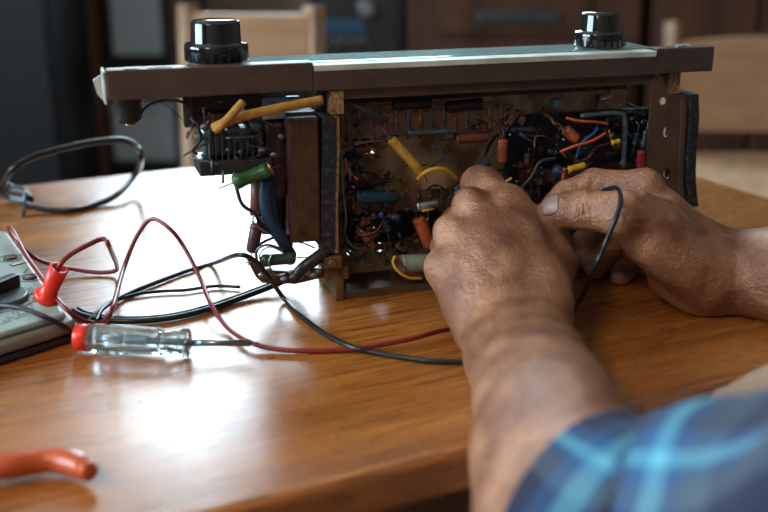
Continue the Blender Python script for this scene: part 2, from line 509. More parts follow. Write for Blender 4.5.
def slab(a0, a1, b0, b1, z0, z1, rad, bev):
    s = MB(); bm = bmesh.new()
    L_, W_ = a1 - a0, b1 - b0
    pts = []
    for cx, cy, st in ((L_ / 2 - rad, W_ / 2 - rad, 0), (-L_ / 2 + rad, W_ / 2 - rad, 90), (-L_ / 2 + rad, -W_ / 2 + rad, 180), (L_ / 2 - rad, -W_ / 2 + rad, 270)):
        for k in range(7):
            t = math.radians(st + k * 15); pts.append((cx + rad * math.cos(t), cy + rad * math.sin(t)))
    vs = [bm.verts.new((x, y, z0)) for x, y in pts]
    f = bm.faces.new(vs)
    r = bmesh.ops.extrude_face_region(bm, geom=[f])
    for v in r['geom']:
        if isinstance(v, bmesh.types.BMVert): v.co.z = z1
    bmesh.ops.recalc_face_normals(bm, faces=bm.faces)
    ed = [e for e in bm.edges if abs(e.verts[0].co.z - e.verts[1].co.z) < 1e-6]
    bmesh.ops.bevel(bm, geom=ed, offset=bev, segments=4, profile=.5, affect='EDGES')
    bm.verts.index_update()
    c = tp((a0 + a1) / 2, (b0 + b1) / 2, 0)
    s.add([c + TM @ v.co for v in bm.verts], [[v.index for v in f.verts] for f in bm.faces], False)
    s.sm = [f.calc_area() < .003 for f in bm.faces]
    bm.free(); return s


slab(t0, t1, n0, n1, TZ - .028, TZ, .02, .006).build('tabletop', M['oak'], tab)
s = MB()
for (p, q, u, v) in ((t0 + .07, t1 - .07, n0 + .045, n0 + .065), (t0 + .07, t1 - .07, n1 - .065, n1 - .045)):
    s.box(tp((p + q) / 2, (u + v) / 2, TZ - .068), (q - p, v - u, .08), TM)
for (p, q, u, v) in ((t0 + .07, t0 + .09, n0 + .065, n1 - .065), (t1 - .09, t1 - .07, n0 + .065, n1 - .065)):
    s.box(tp((p + q) / 2, (u + v) / 2, TZ - .068), (q - p, v - u, .08), TM)
s.build('apron', M['oak_rim'], tab)
for a in (t0 + .07, t1 - .07):
    for b in (n0 + .055, n1 - .055):
        s = MB(); q = tp(a, b, 0)
        s.tube([q, q + V((0, 0, TZ - .028))], [.024, .034], n=4, smooth=False); s.build('leg', M['oak_rim'], tab)

# ---------------------------------------------------------------- furniture behind
def chair(name, label, cx, cy, rz, w, seat_z, top_z, d, panel, groupname=None):
    """seat centre at cx,cy; the back stands at local +y"""
    t = thing(name, label, 'chair', (cx, cy, 0), rz)
    R = Matrix.Rotation(rz, 3, 'Z')
    def q(x, y, z): return V((cx, cy, 0)) + R @ V((x, y, z))
    for sx in (-1, 1):
        s = MB(); s.tube([q(sx * (w / 2 - .02), d / 2 - .02, 0), q(sx * (w / 2 - .02), d / 2 - .02, seat_z), q(sx * (w / 2 - .02), d / 2 + .01, top_z)], [.022, .022, .020], n=4, smooth=False); s.build('back_post', M['chair_wood'], t)
        s = MB(); s.tube([q(sx * (w / 2 - .02), -d / 2 + .02, 0), q(sx * (w / 2 - .02), -d / 2 + .02, seat_z - .01)], .02, n=4, smooth=False); s.build('leg', M['chair_wood'], t)
    s = MB(); s.box(q(0, 0, seat_z - .015), (w, d, .045), R, bev=.015); s.build('seat', M['rush'], t)
    (z0, z1, arch) = panel
    n = 14; poly = [(-w / 2 + .03, z0), (w / 2 - .03, z0)]
    for k in range(n + 1):
        x = (w / 2 - .03) * (1 - 2 * k / n); poly.append((x, z1 + arch * (1 - (x / (w / 2)) ** 2)))
    s = MB(); s.prism([q(x, d / 2 - .01, z) for x, z in poly], R @ V((0, .02, 0))); s.build('backrest', M['chair_panel'], t)
    s = MB()
    for y, z in ((-d / 2 + .02, .2), (d / 2 - .02, .2)):
        s.tube([q(-w / 2 + .02, y, z), q(w / 2 - .02, y, z)], .011)
    s.build('stretcher', M['chair_wood'], t)
    return t
# left chair (posts at x 183 and 305 in the photo), its seat hidden by the radio
cL = P(243, 40, 2.0)
chair('dining_chair', 'wooden chair with a tan panel back and pale posts behind the larger radio knob', cL.x + .003, 1.78, math.radians(-4), .272, .45, P(185, 6, 1.97).z, .40, (P(243, 85, 1.98).z, P(243, 14, 1.98).z, .0))
cR = P(770, 100, 2.45)
chair('dining_chair', 'pale wooden chair with a wide woven seat and arched back at the right edge', cR.x, 2.30, math.radians(0), .48, .46, P(662, 22, 2.5).z, .42, (P(760, 131, 2.5).z, P(760, 46, 2.5).z, .02))

# black cabinet on the left
a = P(-30, 0, 2.6); b = P(86, 0, 2.94)
t = thing('tall_cabinet', 'tall black cabinet in the dark far left corner', 'cabinet', ((a.x + b.x) / 2 - .15, 2.77, 0))
cx = (a.x + b.x) / 2 - .15; w = b.x - a.x + .3
s = MB(); s.box((cx, 2.77, .65), (w, .34, 1.3), bev=.006); s.build('body', M['dark_cab'], t)
for k in (-1, 1):
    s = MB(); s.box((cx + k * w / 4, 2.592, .65), (w / 2 - .012, .014, 1.22), bev=.004); d_ = s.build('door', M['dark_cab'], t)
    s = MB(); s.tube([(cx + k * .03, 2.572, .72), (cx + k * .03, 2.572, .86)], .005); s.build('handle', M['dark_metal'], d_)
# reddish wooden panel beside it and grey blue set on a shelf
x0 = P(88, 0, 2.95).x; x1 = P(182, 0, 3.0).x
t = thing('shelf_unit', 'dark shelf unit holding a grey television behind the left chair', 'shelf unit', ((x0 + x1) / 2, 3.15, 0))
s = MB()
for x in (x0 + .01, x1 - .01): s.box((x, 3.15, .55), (.022, .4, 1.1), bev=.002)
s.build('side_panel', M['red_wood'], t)
for z in (.12, .33, .60, 1.09):
    s = MB(); s.box(((x0 + x1) / 2, 3.15, z), (x1 - x0 - .042, .4, .02)); s.build('shelf', M['dark_cab'], t)
s = MB(); s.box(((x0 + x1) / 2, 3.34, .6), (x1 - x0 - .042, .012, .94)); s.build('back_panel', M['dark_cab'], t)
zt, zb = P(130, 2, 2.97).z, P(130, 62, 2.97).z
t = thing('television', 'grey blue television screen on the shelf behind the left chair', 'television', ((x0 + x1) / 2, 3.1, .61))
s = MB(); s.box(((x0 + x1) / 2, 3.1, (.61 + zt + .05) / 2), (x1 - x0 - .06, .26, zt + .05 - .61), bev=.01); s.build('case', M['dark_metal'], t)
s = MB(); s.box(((x0 + x1) / 2, 2.966, (zb + zt) / 2 + .03), (x1 - x0 - .11, .012, zt - zb + .02), bev=.004); s.build('screen', M['greyblue'], t)
t = thing('storage_box', 'grey box on the low shelf behind the left end of the radio', 'box', ((x0 + x1) / 2, 3.08, .341))
s = MB(); s.box(((x0 + x1) / 2, 3.08, .341 + .07), (x1 - x0 - .07, .24, .14), bev=.006); s.build('body', M['greyblue'], t)
s = MB(); s.box(((x0 + x1) / 2, 3.08, .341 + .152), (x1 - x0 - .06, .25, .02), bev=.006); s.build('lid', M['greyblue'], t)

# stereo on a dark stand, between the two chairs
x0 = P(306, 0, 3.0).x; x1 = P(404, 0, 3.0).x; xc = (x0 + x1) / 2
zb = P(350, 62, 3.0).z
t = thing('media_stand', 'low black stand under the stereo', 'stand', (xc, 3.13, 0))
s = MB(); s.box((xc, 3.13, zb - .012), (x1 - x0, .4, .024)); s.build('top', M['dark_cab'], t)
for x in (x0 + .012, x1 - .012):
    s = MB(); s.box((x, 3.13, (zb - .024) / 2), (.022, .4, zb - .024)); s.build('side_panel', M['dark_cab'], t)
s = MB(); s.box((xc, 3.32, (zb - .024) / 2), (x1 - x0 - .05, .014, zb - .03)); s.build('back_panel', M['dark_cab'], t)
t = thing('stereo_receiver', 'black stereo receiver with a dim blue display and round silver dial', 'stereo', (xc, 3.1, zb))
s = MB(); s.box((xc, 3.1, zb + .17), (x1 - x0 - .02, .3, .33), bev=.005); s.build('case', M['dark_metal'], t)
s = MB(); s.box((P(342, 0, 2.95).x, 2.945, P(0, 26, 2.95).z), (.12, .008, .035), bev=.002); s.build('display', M['led'], t)
s = MB(); c = P(366, 8, 2.94); s.lathe(c + V((0, .01, 0)), (0, -1, 0), [(0, .024), (.018, .022), (.02, .019)]); s.build('dial', M['tin'], t)
s = MB()
for k in range(7): s.tube([P(322 + k * 7, 40, 2.95), P(322 + k * 7, 40, 2.93)], .005)
s.build('buttons', M['tin'], t)

# reddish sideboard with a long metal handle
x0 = P(408, 0, 3.0).x; x1 = P(640, 0, 3.0).x; xc = (x0 + x1) / 2
t = thing('sideboard', 'reddish brown wooden sideboard with long silver drawer pull behind the radio', 'sideboard', (xc, 3.17, 0))
s = MB(); s.box((xc, 3.17, .52), (x1 - x0, .4, 1.04), bev=.005); s.build('body', M['red_wood'], t)
zt = P(0, -20, 2.95).z; zm = P(0, 34, 2.95).z
xa = P(440, 0, 2.95).x; xb = P(590, 0, 2.95).x
s = MB(); s.box(((xa + xb) / 2, 2.958, (zt + zm) / 2), (xb - xa, .018, zt - zm), bev=.004); dr = s.build('drawer', M['red_wood'], t)
h0 = P(476, 17, 2.93); h1 = P(560, 17, 2.93)
s = MB(); s.box((h0 + h1) / 2, (h1.x - h0.x, .01, .032), bev=.004); s.tube([h0, h0 + V((0, .022, 0))], .006); s.tube([h1, h1 + V((0, .022, 0))], .006); s.build('handle', M['dull_tin'], dr)
for xa, xb in ((P(414, 0, 2.95).x, P(497, 0, 2.95).x), (P(501, 0, 2.95).x, P(634, 0, 2.95).x)):
    s = MB(); s.box(((xa + xb) / 2, 2.958, (zm - .02 + .08) / 2), (xb - xa, .018, zm - .02 - .08), bev=.004); d_ = s.build('door', M['red_wood'], t)
    s = MB(); s.sphere(((xa + xb) / 2, 2.94, zm - .1), .012); s.build('knob', M['dull_tin'], d_)
# brown cupboard on the right
x0 = P(652, 0, 3.0).x; x1 = P(860, 0, 3.0).x; xc = (x0 + x1) / 2
t = thing('cupboard', 'dark brown cupboard behind the right chair', 'cupboard', (xc, 3.17, 0))
s = MB(); s.box((xc, 3.17, .6), (x1 - x0, .4, 1.2), bev=.005); s.build('body', M['red_wood'], t)
for k in (-1, 1):
    s = MB(); s.box((xc + k * (x1 - x0) / 4, 2.96, .6), ((x1 - x0) / 2 - .02, .016, 1.12), bev=.004); s.build('door', M['red_wood'], t)
# ---------------------------------------------------------------- radio
RA = math.radians(17)
O = T(335, 300)
ru = V((math.cos(RA), math.sin(RA), 0)); rv = V((-math.sin(RA), math.cos(RA), 0)); rz_ = V((0, 0, 1))
RM = Matrix.Rotation(RA, 3, 'Z')
radio = thing('vintage_radio', 'opened old radio chassis standing with its wiring bared and two black knobs on top', 'radio', O, RA)


def R(px, py, d=0.0):
    """world point on the plane d behind the open face of the radio"""
    r = ray(px, py); p0 = O + rv * d
    return CAM + r * ((p0 - CAM).dot(rv) / r.dot(rv))


def loc(p): q = p - O; return V((q.dot(ru), q.dot(rv), q.z))
def W_(u, d, z): return O + ru * u + rv * d + rz_ * z


def rbox(s, u0, u1, d0, d1, z0, z1, bev=.0, mi=0):
    return s.box(W_((u0 + u1) / 2, (d0 + d1) / 2, (z0 + z1) / 2), (u1 - u0, d1 - d0, z1 - z0), RM, bev, mi)


def fixn(o):
    b = bmesh.new(); b.from_mesh(o.data); bmesh.ops.recalc_face_normals(b, faces=b.faces); b.to_mesh(o.data); b.free()


def wire(path, r, m, name='wire', n=6, parent=None, label=None, sub=6):
    s = MB(); s.tube(cr(path, sub), r, n=n); return s.build(name, m, parent or radio, label)


def comp(p0, p1, r, m, name, lead=.012, label=None, style='cap', bands=None, endm=None):
    """axial component with rounded ends and bent leads"""
    ax = (p1 - p0); L_ = ax.length; a = ax.normalized()
    s = MB()
    b = min(.0015, r * .4)
    if style == 'cap':
        s.lathe(p0, a, [(0, r * .75), (b * .4, r * .93), (b, r), (L_ * .06 + b, r), (L_ * .08 + b, r * .95), (L_ * .11 + b, r), (L_ - b, r), (L_ - b * .4, r * .93), (L_, r * .75)], 20)
    else:
        s.lathe(p0, a, [(0, r * .6), (b, r), (L_ * .2, r), (L_ * .25, r * .88), (L_ * .75, r * .88), (L_ * .8, r), (L_ - b, r), (L_, r * .6)], 16)
    o = s.build(name, m, radio, label)
    for q, dr in ((p0, -a), (p1, a)):
        e = q + dr * lead * .5
        s = MB(); s.tube(cr([q, e, e + rv * lead * .5 + dr * lead * .3 - rz_ * .002], 4), .0005, n=5)
        s.build('lead_wire', M['dull_tin'], o)
    if bands:
        s = MB()
        for t_, w_ in bands:
            s.lathe(p0 + ax * t_, a, [(0, r * 1.01), (L_ * w_, r * 1.01)], 20)
        s.build('band', endm or M['white_mark'], o)
    return o


pl = loc(R(105, 70)); pr = loc(R(712, 45)); pb = loc(R(105, 97))
UL, UR = pl.x, pr.x
ZT = (pl.z + pr.z) / 2                    # top of the front rail
ZB = ZT - .021
PD = .047                                # depth of the top panel
uc = loc(R(312, 62)).x; ud = loc(R(655, 45)).x
# front rail: full height at both ends, lower along the dial glass
s = MB(); rbox(s, UL, uc, -.004, .010, ZB + .0015, ZT, .0012)
s.build('front_rail', M['brown_rail'], radio, 'long brown painted front rail, left end')
s = MB(); rbox(s, uc, ud, -.004, .010, ZB + .0015, ZT - .0065, .0008); rbox(s, ud, UR, -.004, .010, ZB + .002, ZT - .0005, .0012)
s.build('front_rail', M['brown_rail'], radio, 'brown painted front rail, middle and right')
# top panel plate behind the rail
s = MB(); rbox(s, UL + .002, UR - .002, .010, PD, ZB + .004, ZT - .009, .001)
s.build('top_panel', M['brown_steel'], radio)
s = MB(); rbox(s, uc + .0005, ud - .0005, -.0045, .012, ZT - .0063, ZT - .0022, .0006)
s.build('dial_glass_edge', M['paper'], radio, 'white edge of the dial strip')
s = MB(); rbox(s, uc - .05, ud, .012, PD, ZT - .0085, ZT - .0065, .0004); s.build('dial_card', M['paper'], radio)
s = MB(); rbox(s, loc(R(228, 62)).x, ud + .004, .010, PD, ZT - .0063, ZT - .0012, .0006)
s.build('dial_glass', M['glass'], radio, 'bluish clear dial glass')
# chipped end plate and white fleck at the left end
s = MB(); rbox(s, UL - .002, UL - .0002, -.003, .022, ZB - .001, ZT - .001, .0008)
s.build('end_plate', M['edge_chip'], radio, 'chipped bluish white end plate')
s = MB(); q = loc(R(99, 88))
s.prism([W_(UL - .008, .0, q.z + .005), W_(UL - .003, .0, q.z + .008), W_(UL - .003, .0, q.z - .008), W_(UL - .006, 0, q.z - .004)], rv * .003); s.build('paint_chip', M['white_mark'], radio)
s = MB(); q = loc(R(130, 66)); rbox(s, q.x - .004, q.x + .005, -.002, .004, ZT - .0005, ZT + .0007, .0003); s.build('chipped_paint', M['edge_chip'], radio); s = MB(); q = loc(R(148, 66)); rbox(s, q.x, q.x + .015, .0, .004, ZT - .0005, ZT + .0006, .0003); s.build('chipped_paint', M['edge_chip'], radio); s = MB()
q = loc(R(684, 44)); rbox(s, q.x - .005, q.x + .006, .0, .004, ZT - .001, ZT + .0012, .0004)
s.build('chipped_paint', M['edge_chip'], radio)
# under panel strips
s = MB(); rbox(s, UL + .02, loc(R(300, 92)).x, .018, .055, ZB - .0025, ZB + .0035, .0006); s.build('under_strip', M['teal'], radio)
u0 = loc(R(262, 0, .02)).x; u1 = loc(R(312, 0, .02)).x
s = MB(); rbox(s, u0 - .01, u1 + .012, .055, .06, ZB - .045, ZB + .002, .001); s.build('shield_plate', M['tin'], radio)

# knobs
def knob(px, py, r, label, hexed=False):
    b = R(px, py, .0255); l = loc(b); b = W_(l.x, .0255, ZT - .001)
    s = MB(); k = r / .0215
    prof = [(0, r * .82), (.0015, r), (.011 * k, r), (.0125 * k, r * .97), (.013 * k, r * .80), (.0135 * k, r * .79), (.026 * k, r * .77), (.0275 * k, r * .73), (.0276 * k, .0)]
    s.lathe(b, rz_, prof, 48)
    o = s.build('tuning_knob', M['bakelite'], radio, label)
    s = MB(); s.lathe(b + rz_ * .0274 * k, rz_, [(0, r * .70), (.0004, r * .70), (.0005, 0)], 40); s.build('knob_cap', M['bakelite'], o)
    s = MB(); s.lathe(b - rz_ * .004, rz_, [(0, .006), (.004, .006)], 16); s.build('shaft', M['dark_metal'], o)
    s = MB()
    for j in range(24):
        t = 2 * math.pi * j / 24; d = V((math.cos(t), math.sin(t), 0))
        s.box(b + d * (r - .0002) + rz_ * .0062 * k, (.0006, r * .09, .0085 * k), Matrix.Rotation(t, 3, 'Z'))
    s.build('grip_ridges', M['bakelite'], o)
    return o


knob(217, 61, .0215, 'larger glossy black stepped knob on the left')
knob(600, 44, .0195, 'smaller glossy black stepped knob on the right')

# ---- chassis tray
CU0 = 0.0; CU1 = loc(R(652, 150)).x; CD = .05
plate = MB(); rbox(plate, CU0, CU1, CD, CD + .0012, .0, ZB + .004)
po = plate.build('chassis_plate', M['rust_plate'], radio, 'rust stained tan chassis back'); fixn(po)
cut = MB()
for px, py, r in ((372, 153, .0016), (349, 253, .0016), (373, 252, .0014), (379, 240, .0012), (379.5, 245, .0018), (379.5, 250, .0019), (460, 140, .0016), (521, 146, .0018), (600, 96, .002), (560, 122, .0015), (627, 75, .0015)):
    c = R(px, py, CD); cut.tube([c - rv * .004, c + rv * .006], r, n=14)
for px, py in ((371, 276), (635, 86)):
    c = R(px, py, CD); cut.box(c, (.0042 if py > 200 else .006, .01, .0013 if py > 200 else .009), RM)
co = cut.build('cutter', M['tin'], radio); fixn(co)
md = po.modifiers.new('holes', 'BOOLEAN'); md.operation = 'DIFFERENCE'; md.solver = 'EXACT'; md.object = co
bpy.context.view_layer.update()
ev = po.evaluated_get(bpy.context.evaluated_depsgraph_get()); nm = bpy.data.meshes.new_from_object(ev)
po.modifiers.clear(); po.data = nm; bpy.data.objects.remove(co)
s = MB(); rbox(s, CU0, CU1, .0, CD, .0, .0014, .0005); rbox(s, CU0, CU1, -.0005, .0012, .0, .006, .0004); s.build('bottom_wall', M['brown_steel'], radio)
s = MB(); rbox(s, CU0, CU0 + .0014, .002, CD, .0, ZB, .0004); s.build('left_wall', M['brown_steel'], radio)
s = MB(); rbox(s, CU0 + .003, CU1, .002, CD - .002, ZB - .006, ZB + .001); rbox(s, CU0 + .01, CU1, CD - .005, CD - .001, ZB - .017, ZB - .012); s.build('top_wall', M['brown_steel'], radio)
# right end plate, with real holes
e0 = loc(R(652, 150)).x; e1 = loc(R(686, 150)).x
ea = loc(R(661, 90)); eb = loc(R(668, 96)); ep = MB(); ep.prism([W_(e0 - .004, 0, .01), W_(e1, 0, .01), W_(e1, 0, eb.z), W_(eb.x, 0, eb.z), W_(ea.x, 0, ZB - .0005), W_(e0 - .004, 0, ZB - .0005)], rv * .0016); ep = ep.build('right_end_plate', M['brown_steel'], radio, 'brown end plate with round holes'); fixn(ep)
cut = MB()
for px, py, a, b_ in ((667, 173, .0032, .0044), (666, 132, .0026, .004), (663, 101, .003, .003)):
    c = R(px, py, 0); pts = [c - rv * .01 + ru * a * math.cos(t) + rz_ * b_ * math.sin(t) for t in [2 * math.pi * k / 18 for k in range(18)]]
    cut.prism(pts, rv * .02)
co = cut.build('cutter', M['tin'], radio); fixn(co)
md = ep.modifiers.new('holes', 'BOOLEAN'); md.operation = 'DIFFERENCE'; md.solver = 'EXACT'; md.object = co
bpy.context.view_layer.update()
ev = ep.evaluated_get(bpy.context.evaluated_depsgraph_get()); nm = bpy.data.meshes.new_from_object(ev)
ep.modifiers.clear(); ep.data = nm; bpy.data.objects.remove(co)
s = MB(); rbox(s, e1 - .002, e1 - .0006, .0016, .012, .01, .12, .0004); s.build('side_flange', M['brown_steel'], radio)
# wood posts under the panel
s = MB(); a = loc(R(330, 82)).x; b = loc(R(343, 82)).x; z0 = loc(R(336, 114)).z; rbox(s, a, b, -.002, .010, z0, ZB + .0008, .0005); s.build('spacer_block', M['cork'], radio)
s = MB(); a = loc(R(665, 70, .012)).x; b = loc(R(677, 70, .012)).x; z0 = loc(R(670, 93, .012)).z; rbox(s, a, b, .006, .02, z0, ZB + .0008, .0005); s.build('spacer_block', M['cork'], radio)


def strip(pix, th, d0, d1, m, name, label=None):
    """felt strip following the side, pix = centre line pixels on the face"""
    s = MB(); pts = [loc(R(x, y)) for x, y in pix]; pts = [V(p) for p in cr(pts, 4)]
    lft = [W_(p.x - th / 2, d0, p.z) for p in pts]; rgt = [W_(p.x + th / 2, d0, p.z) for p in pts]
    n = len(pts); vs = lft + rgt + [p + rv * (d1 - d0) for p in lft] + [p + rv * (d1 - d0) for p in rgt]
    fs = []
    for i in range(n - 1):
        fs += [(i, n + i, n + i + 1, i + 1), (2 * n + i, 2 * n + i + 1, 3 * n + i + 1, 3 * n + i), (i, i + 1, 2 * n + i + 1, 2 * n + i), (n + i, 3 * n + i, 3 * n + i + 1, n + i + 1)]
    fs += [(0, 2 * n, 3 * n, n), (n - 1, 2 * n - 1, 4 * n - 1, 3 * n - 1)]
    s.add(vs, fs, False); return s.build(name, m, radio, label)


strip([(692, 94), (692.5, 120), (690, 150), (689.5, 180), (692, 206)], .0078, -.003, .03, M['foam'], 'felt_strip', 'dark felt strip on the right end')
strip([(682, 98), (682.5, 120), (680.5, 150), (680, 180), (682, 204)], .0035, -.002, .02, M['brown_steel'], 'clamp_edge')
strip([(328, 117), (328.5, 150), (327, 200), (327.5, 248)], .0095, -.004, .03, M['foam'], 'felt_strip', 'dark felt strip beside the transformer')
strip([(336, 116), (336.5, 150), (335, 200), (335.5, 252)], .0028, -.003, .02, M['cork'], 'cork_edge')
# rusty lugs at the lower left corner
s = MB(); a = loc(R(322, 262)); rbox(s, a.x, .004, -.006, .012, a.z - .004, a.z + .005, .001); rbox(s, a.x + .002, .010, -.003, .02, a.z - .014, a.z - .004, .0015); rbox(s, .0, .006, -.003, .004, .0, a.z, .0005)
s.lathe(W_(a.x + .006, -.006, a.z), -rv, [(0, .0035), (.001, .0032), (.0016, .002)], 12); s.build('corner_lug', M['rust_dark'], radio)

# transformer, laminated
t0_ = loc(R(286, 118)); t1_ = loc(R(320, 240))
s = MB(); rbox(s, t0_.x, t1_.x, -.003, .040, t1_.z, t0_.z, .0015); tr = s.build('transformer', M['lamin'], radio, 'brown laminated iron transformer')
s = MB(); rbox(s, loc(R(262, 0)).x, t0_.x, .006, .038, t1_.z + .03, t0_.z - .004, .003); s.build('winding', M['lamin'], tr)
s = MB(); rbox(s, t0_.x - .001, t1_.x + .001, .008, .03, t0_.z, t0_.z + .002, .0005); s.build('clamp', M['dark_metal'], tr)
s = MB()
for k in range(22):
    u = t0_.x + .002 + k * (t1_.x - t0_.x - .004) / 21
    rbox(s, u - .0002, u + .0002, -.0034, .0, t1_.z + .001, t0_.z - .001)
s.build('lamination', M['rust_dark'], tr)

# left assembly: tuning capacitor, switch and brackets
def pbox(x0, y0, x1, y1, d0, d1, m, name, bev=.001, label=None, parent=None):
    a = loc(R(x0, y1, d0)); b = loc(R(x1, y0, d0)); s = MB()
    rbox(s, a.x, b.x, d0, d1, a.z, b.z, bev); return s.build(name, m, parent or radio, label)


tc2 = pbox(200, 158, 272, 177, -.004, .030, M['dark_metal'], 'tuning_capacitor', .0012, 'black metal tuning capacitor housing')
pbox(205, 133, 262, 157, .006, .030, M['teal'], 'capacitor_vanes', .001, 'blue grey capacitor body', tc2)
s = MB()
for k in range(9):
    a = loc(R(207 + k * 6, 145, .012)); rbox(s, a.x, a.x + .0006, .0, .028, a.z - .008, a.z + .012)
s.build('vane', M['dull_tin'], tc2)
pbox(185, 92, 190, 128, .004, .012, M['dark_metal'], 'bracket', .001)
pbox(192, 92, 262, 112, .014, .045, M['black'], 'band_switch', .002, 'black band switch block')
pbox(192, 112, 240, 128, .012, .04, M['lamin'], 'coil_block', .002)
pbox(258, 96, 300, 116, .03, .034, M['tin'], 'metal_bracket', .001); pbox(262, 112, 286, 120, .004, .03, M['tin'], 'metal_bracket', .001)
pbox(232, 128, 250, 143, .002, .02, M['dull_tin'], 'metal_bracket', .002)
pbox(250, 118, 285, 182, .012, .04, M['black'], 'coil_can', .003); pbox(262, 182, 285, 236, .012, .035, M['black'], 'coil_can', .003)
s = MB()
for px, py, r in ((199, 137, .004), (205, 127, .0035), (247, 118, .003), (256, 127, .0035), (262, 150, .003), (228, 150, .0022), (281, 137, .003), (274, 155, .0035), (240, 152, .002)):
    s = MB(); s.sphere(R(px, py, .0), r, 10, sc=(1, .6, .8)); s.build('solder_joint', M['dull_tin'], radio)
s = MB()
for (x, y, x2, y2) in ((223, 171, 223, 183), (234, 172, 236, 186), (212, 160, 212, 172), (250, 124, 262, 134), (226, 138, 258, 136)):
    s = MB(); s.tube([R(x, y, -.005), R(x2, y2, -.005)], .0009); s.build('terminal', M['dull_tin'], radio)
for k in range(16):
    x, y = random.uniform(188, 280), random.uniform(98, 160)
    pts = [R(x + random.uniform(-12, 12) * j * .6, y + random.uniform(-8, 12) * j * .6, random.uniform(-.006, .006)) for j in range(4)]
    wire(pts, random.choice([.0005, .0007]), random.choice([M['copper'], M['black'], M['grey_wire'], M['brown_wire'], M['dull_tin']]))
# hanging black socket at the far left
a = R(127, 96, .012); b = R(127, 124, .012)
s = MB(); s.lathe(a, (0, 0, -1), [(-.004, .0095), (0, .0095), (.004, .0098), (.0045, .009), (.009, .0093), (.0095, .0088), (.015, .0088), (.0175, .007), (.018, .003)], 20); so = s.build('lamp_socket', M['black_soft'], radio, 'small ribbed black socket hanging from the panel')
s = MB(); s.lathe(a + V((0, 0, -.018)), (0, 0, -1), [(0, .003), (.002, .002)], 10); s.build('contact', M['solder'], so)
wire([R(127, 126, .012), R(136, 122, .010), R(145, 108, .008), R(160, 101, .006), R(178, 101, .004), R(192, 108, .002)], .0009, M['cable'])
wire([R(160, 101, .012), R(175, 112, .01), R(186, 124, .008)], .0003, M['grey_wire'])
wire([R(190, 118, .0), R(198, 126, -.004), R(200, 140, -.006), R(193, 150, -.006), R(197, 154, -.004)], .0011, M['cable'])
# cotton sleeving
s = MB(); s.tube(cr([R(322, 100, -.008), R(300, 104, -.010), R(270, 110, -.012), R(240, 117, -.012), R(222, 124, -.01), R(214, 128, -.006)], 8), .0033, n=12); s.build('cotton_sleeve', M['cotton'], radio, 'long mustard yellow cotton sleeve')
s = MB(); s.tube(cr([R(215, 131, -.016), R(225, 122, -.018), R(235, 111, -.018), R(243, 102, -.016)], 6), .0028, n=12); s.build('cotton_sleeve', M['cotton'], radio, 'short mustard yellow cotton sleeve')
comp(R(233, 183, -.008), R(270, 169, -.008), .0054, M['green'], 'resistor', label='thick bright green resistor', style='res')
s = MB(); s.lathe(R(269, 169.4, -.008), (R(274, 167, -.008) - R(268, 170, -.008)), [(0, .0052), (.0022, .0052), (.0023, .004)], 16); s.build('copper_cap', M['copper'], radio)
s = MB(); s.tube(cr([R(266, 180, .0), R(265, 200, -.002), R(270, 222, -.004), R(282, 240, -.004), (R(291, 256, .002))], 8), .0044, n=12); s.build('blue_sleeve', M['navy'], radio, 'thick dark blue sleeved cable')
s = MB(); s.tube(cr([R(270, 176, .004), R(272, 205, .0), R(277, 226, .0), R(290, 246, .002)], 8), .0028, n=10); s.build('blue_sleeve', M['navy'], radio)
s = MB(); s.tube([R(258, 176, .01), R(257, 215, .01)], .005, n=10); s.build('brown_tube', M['brown_cap'], radio)
comp(R(257, 224, -.004), R(252, 252, -.004), .0044, M['maroon'], 'capacitor', label='dark maroon upright capacitor')
comp(R(261, 261, -.01), R(295, 258, -.01), .0046, M['dark_green'], 'resistor', label='dark green resistor at the lower left', style='res')
wire([R(236, 186, .0), R(242, 204, -.004), R(255, 214, -.006), R(262, 226, -.006), R(280, 240, -.004)], .0013, M['cable'])
wire([R(254, 215, -.006), R(253, 222, -.008), R(262, 230, -.008), R(270, 234, -.006)], .0007, M['tin'])
wire([R(255, 250, .0), R(262, 243, .0), R(276, 237, .0), R(292, 236, .002)], .0010, M['cable'])
wire([R(290, 241, .004), R(303, 243, .004), R(315, 248, .004)], .0006, M['cable'])
wire([R(257, 262, -.006), R(257, 250, -.01), R(268, 245, -.012), R(284, 250, -.01)], .0010, M['teal'])
wire([R(262, 268, -.012), R(260, 254, -.014), R(270, 247, -.014), R(285, 253, -.01)], .0005, M['tin'])
wire([R(272, 254, -.014), R(269, 264, -.016), R(276, 275, -.014), R(286, 274, -.01)], .0007, M['tin'])
# lower tag board on the left
pbx = [(246, 258), (250, 256), (262, 270), (300, 272), (322, 268), (330, 276), (296, 284), (262, 283), (256, 277)]
s = MB(); s.prism([R(x, y, .004) for x, y in pbx][::-1], rv * .003); s.build('tag_board', M['paxolin'], radio)
s = MB(); s.tube(cr([R(292, 280, .0), R(303, 268, -.004), R(316, 258, -.004), R(328, 250, .0)], 6), .0042, n=8); s.build('cable_clamp', M['dark_metal'], radio)
s = MB()
for px, py, r in ((262, 275, .0025), (272, 277, .002), (284, 279, .0022), (306, 272, .0034), (313, 275, .003), (300, 277, .0025), (318, 271, .0025), (291, 272, .002), (268, 270, .0018), (309, 266, .003)):
    s = MB(); s.sphere(R(px, py, -.003), r, 10, sc=(1.2, .7, .8)); s.build('solder_joint', M['tin'], radio)

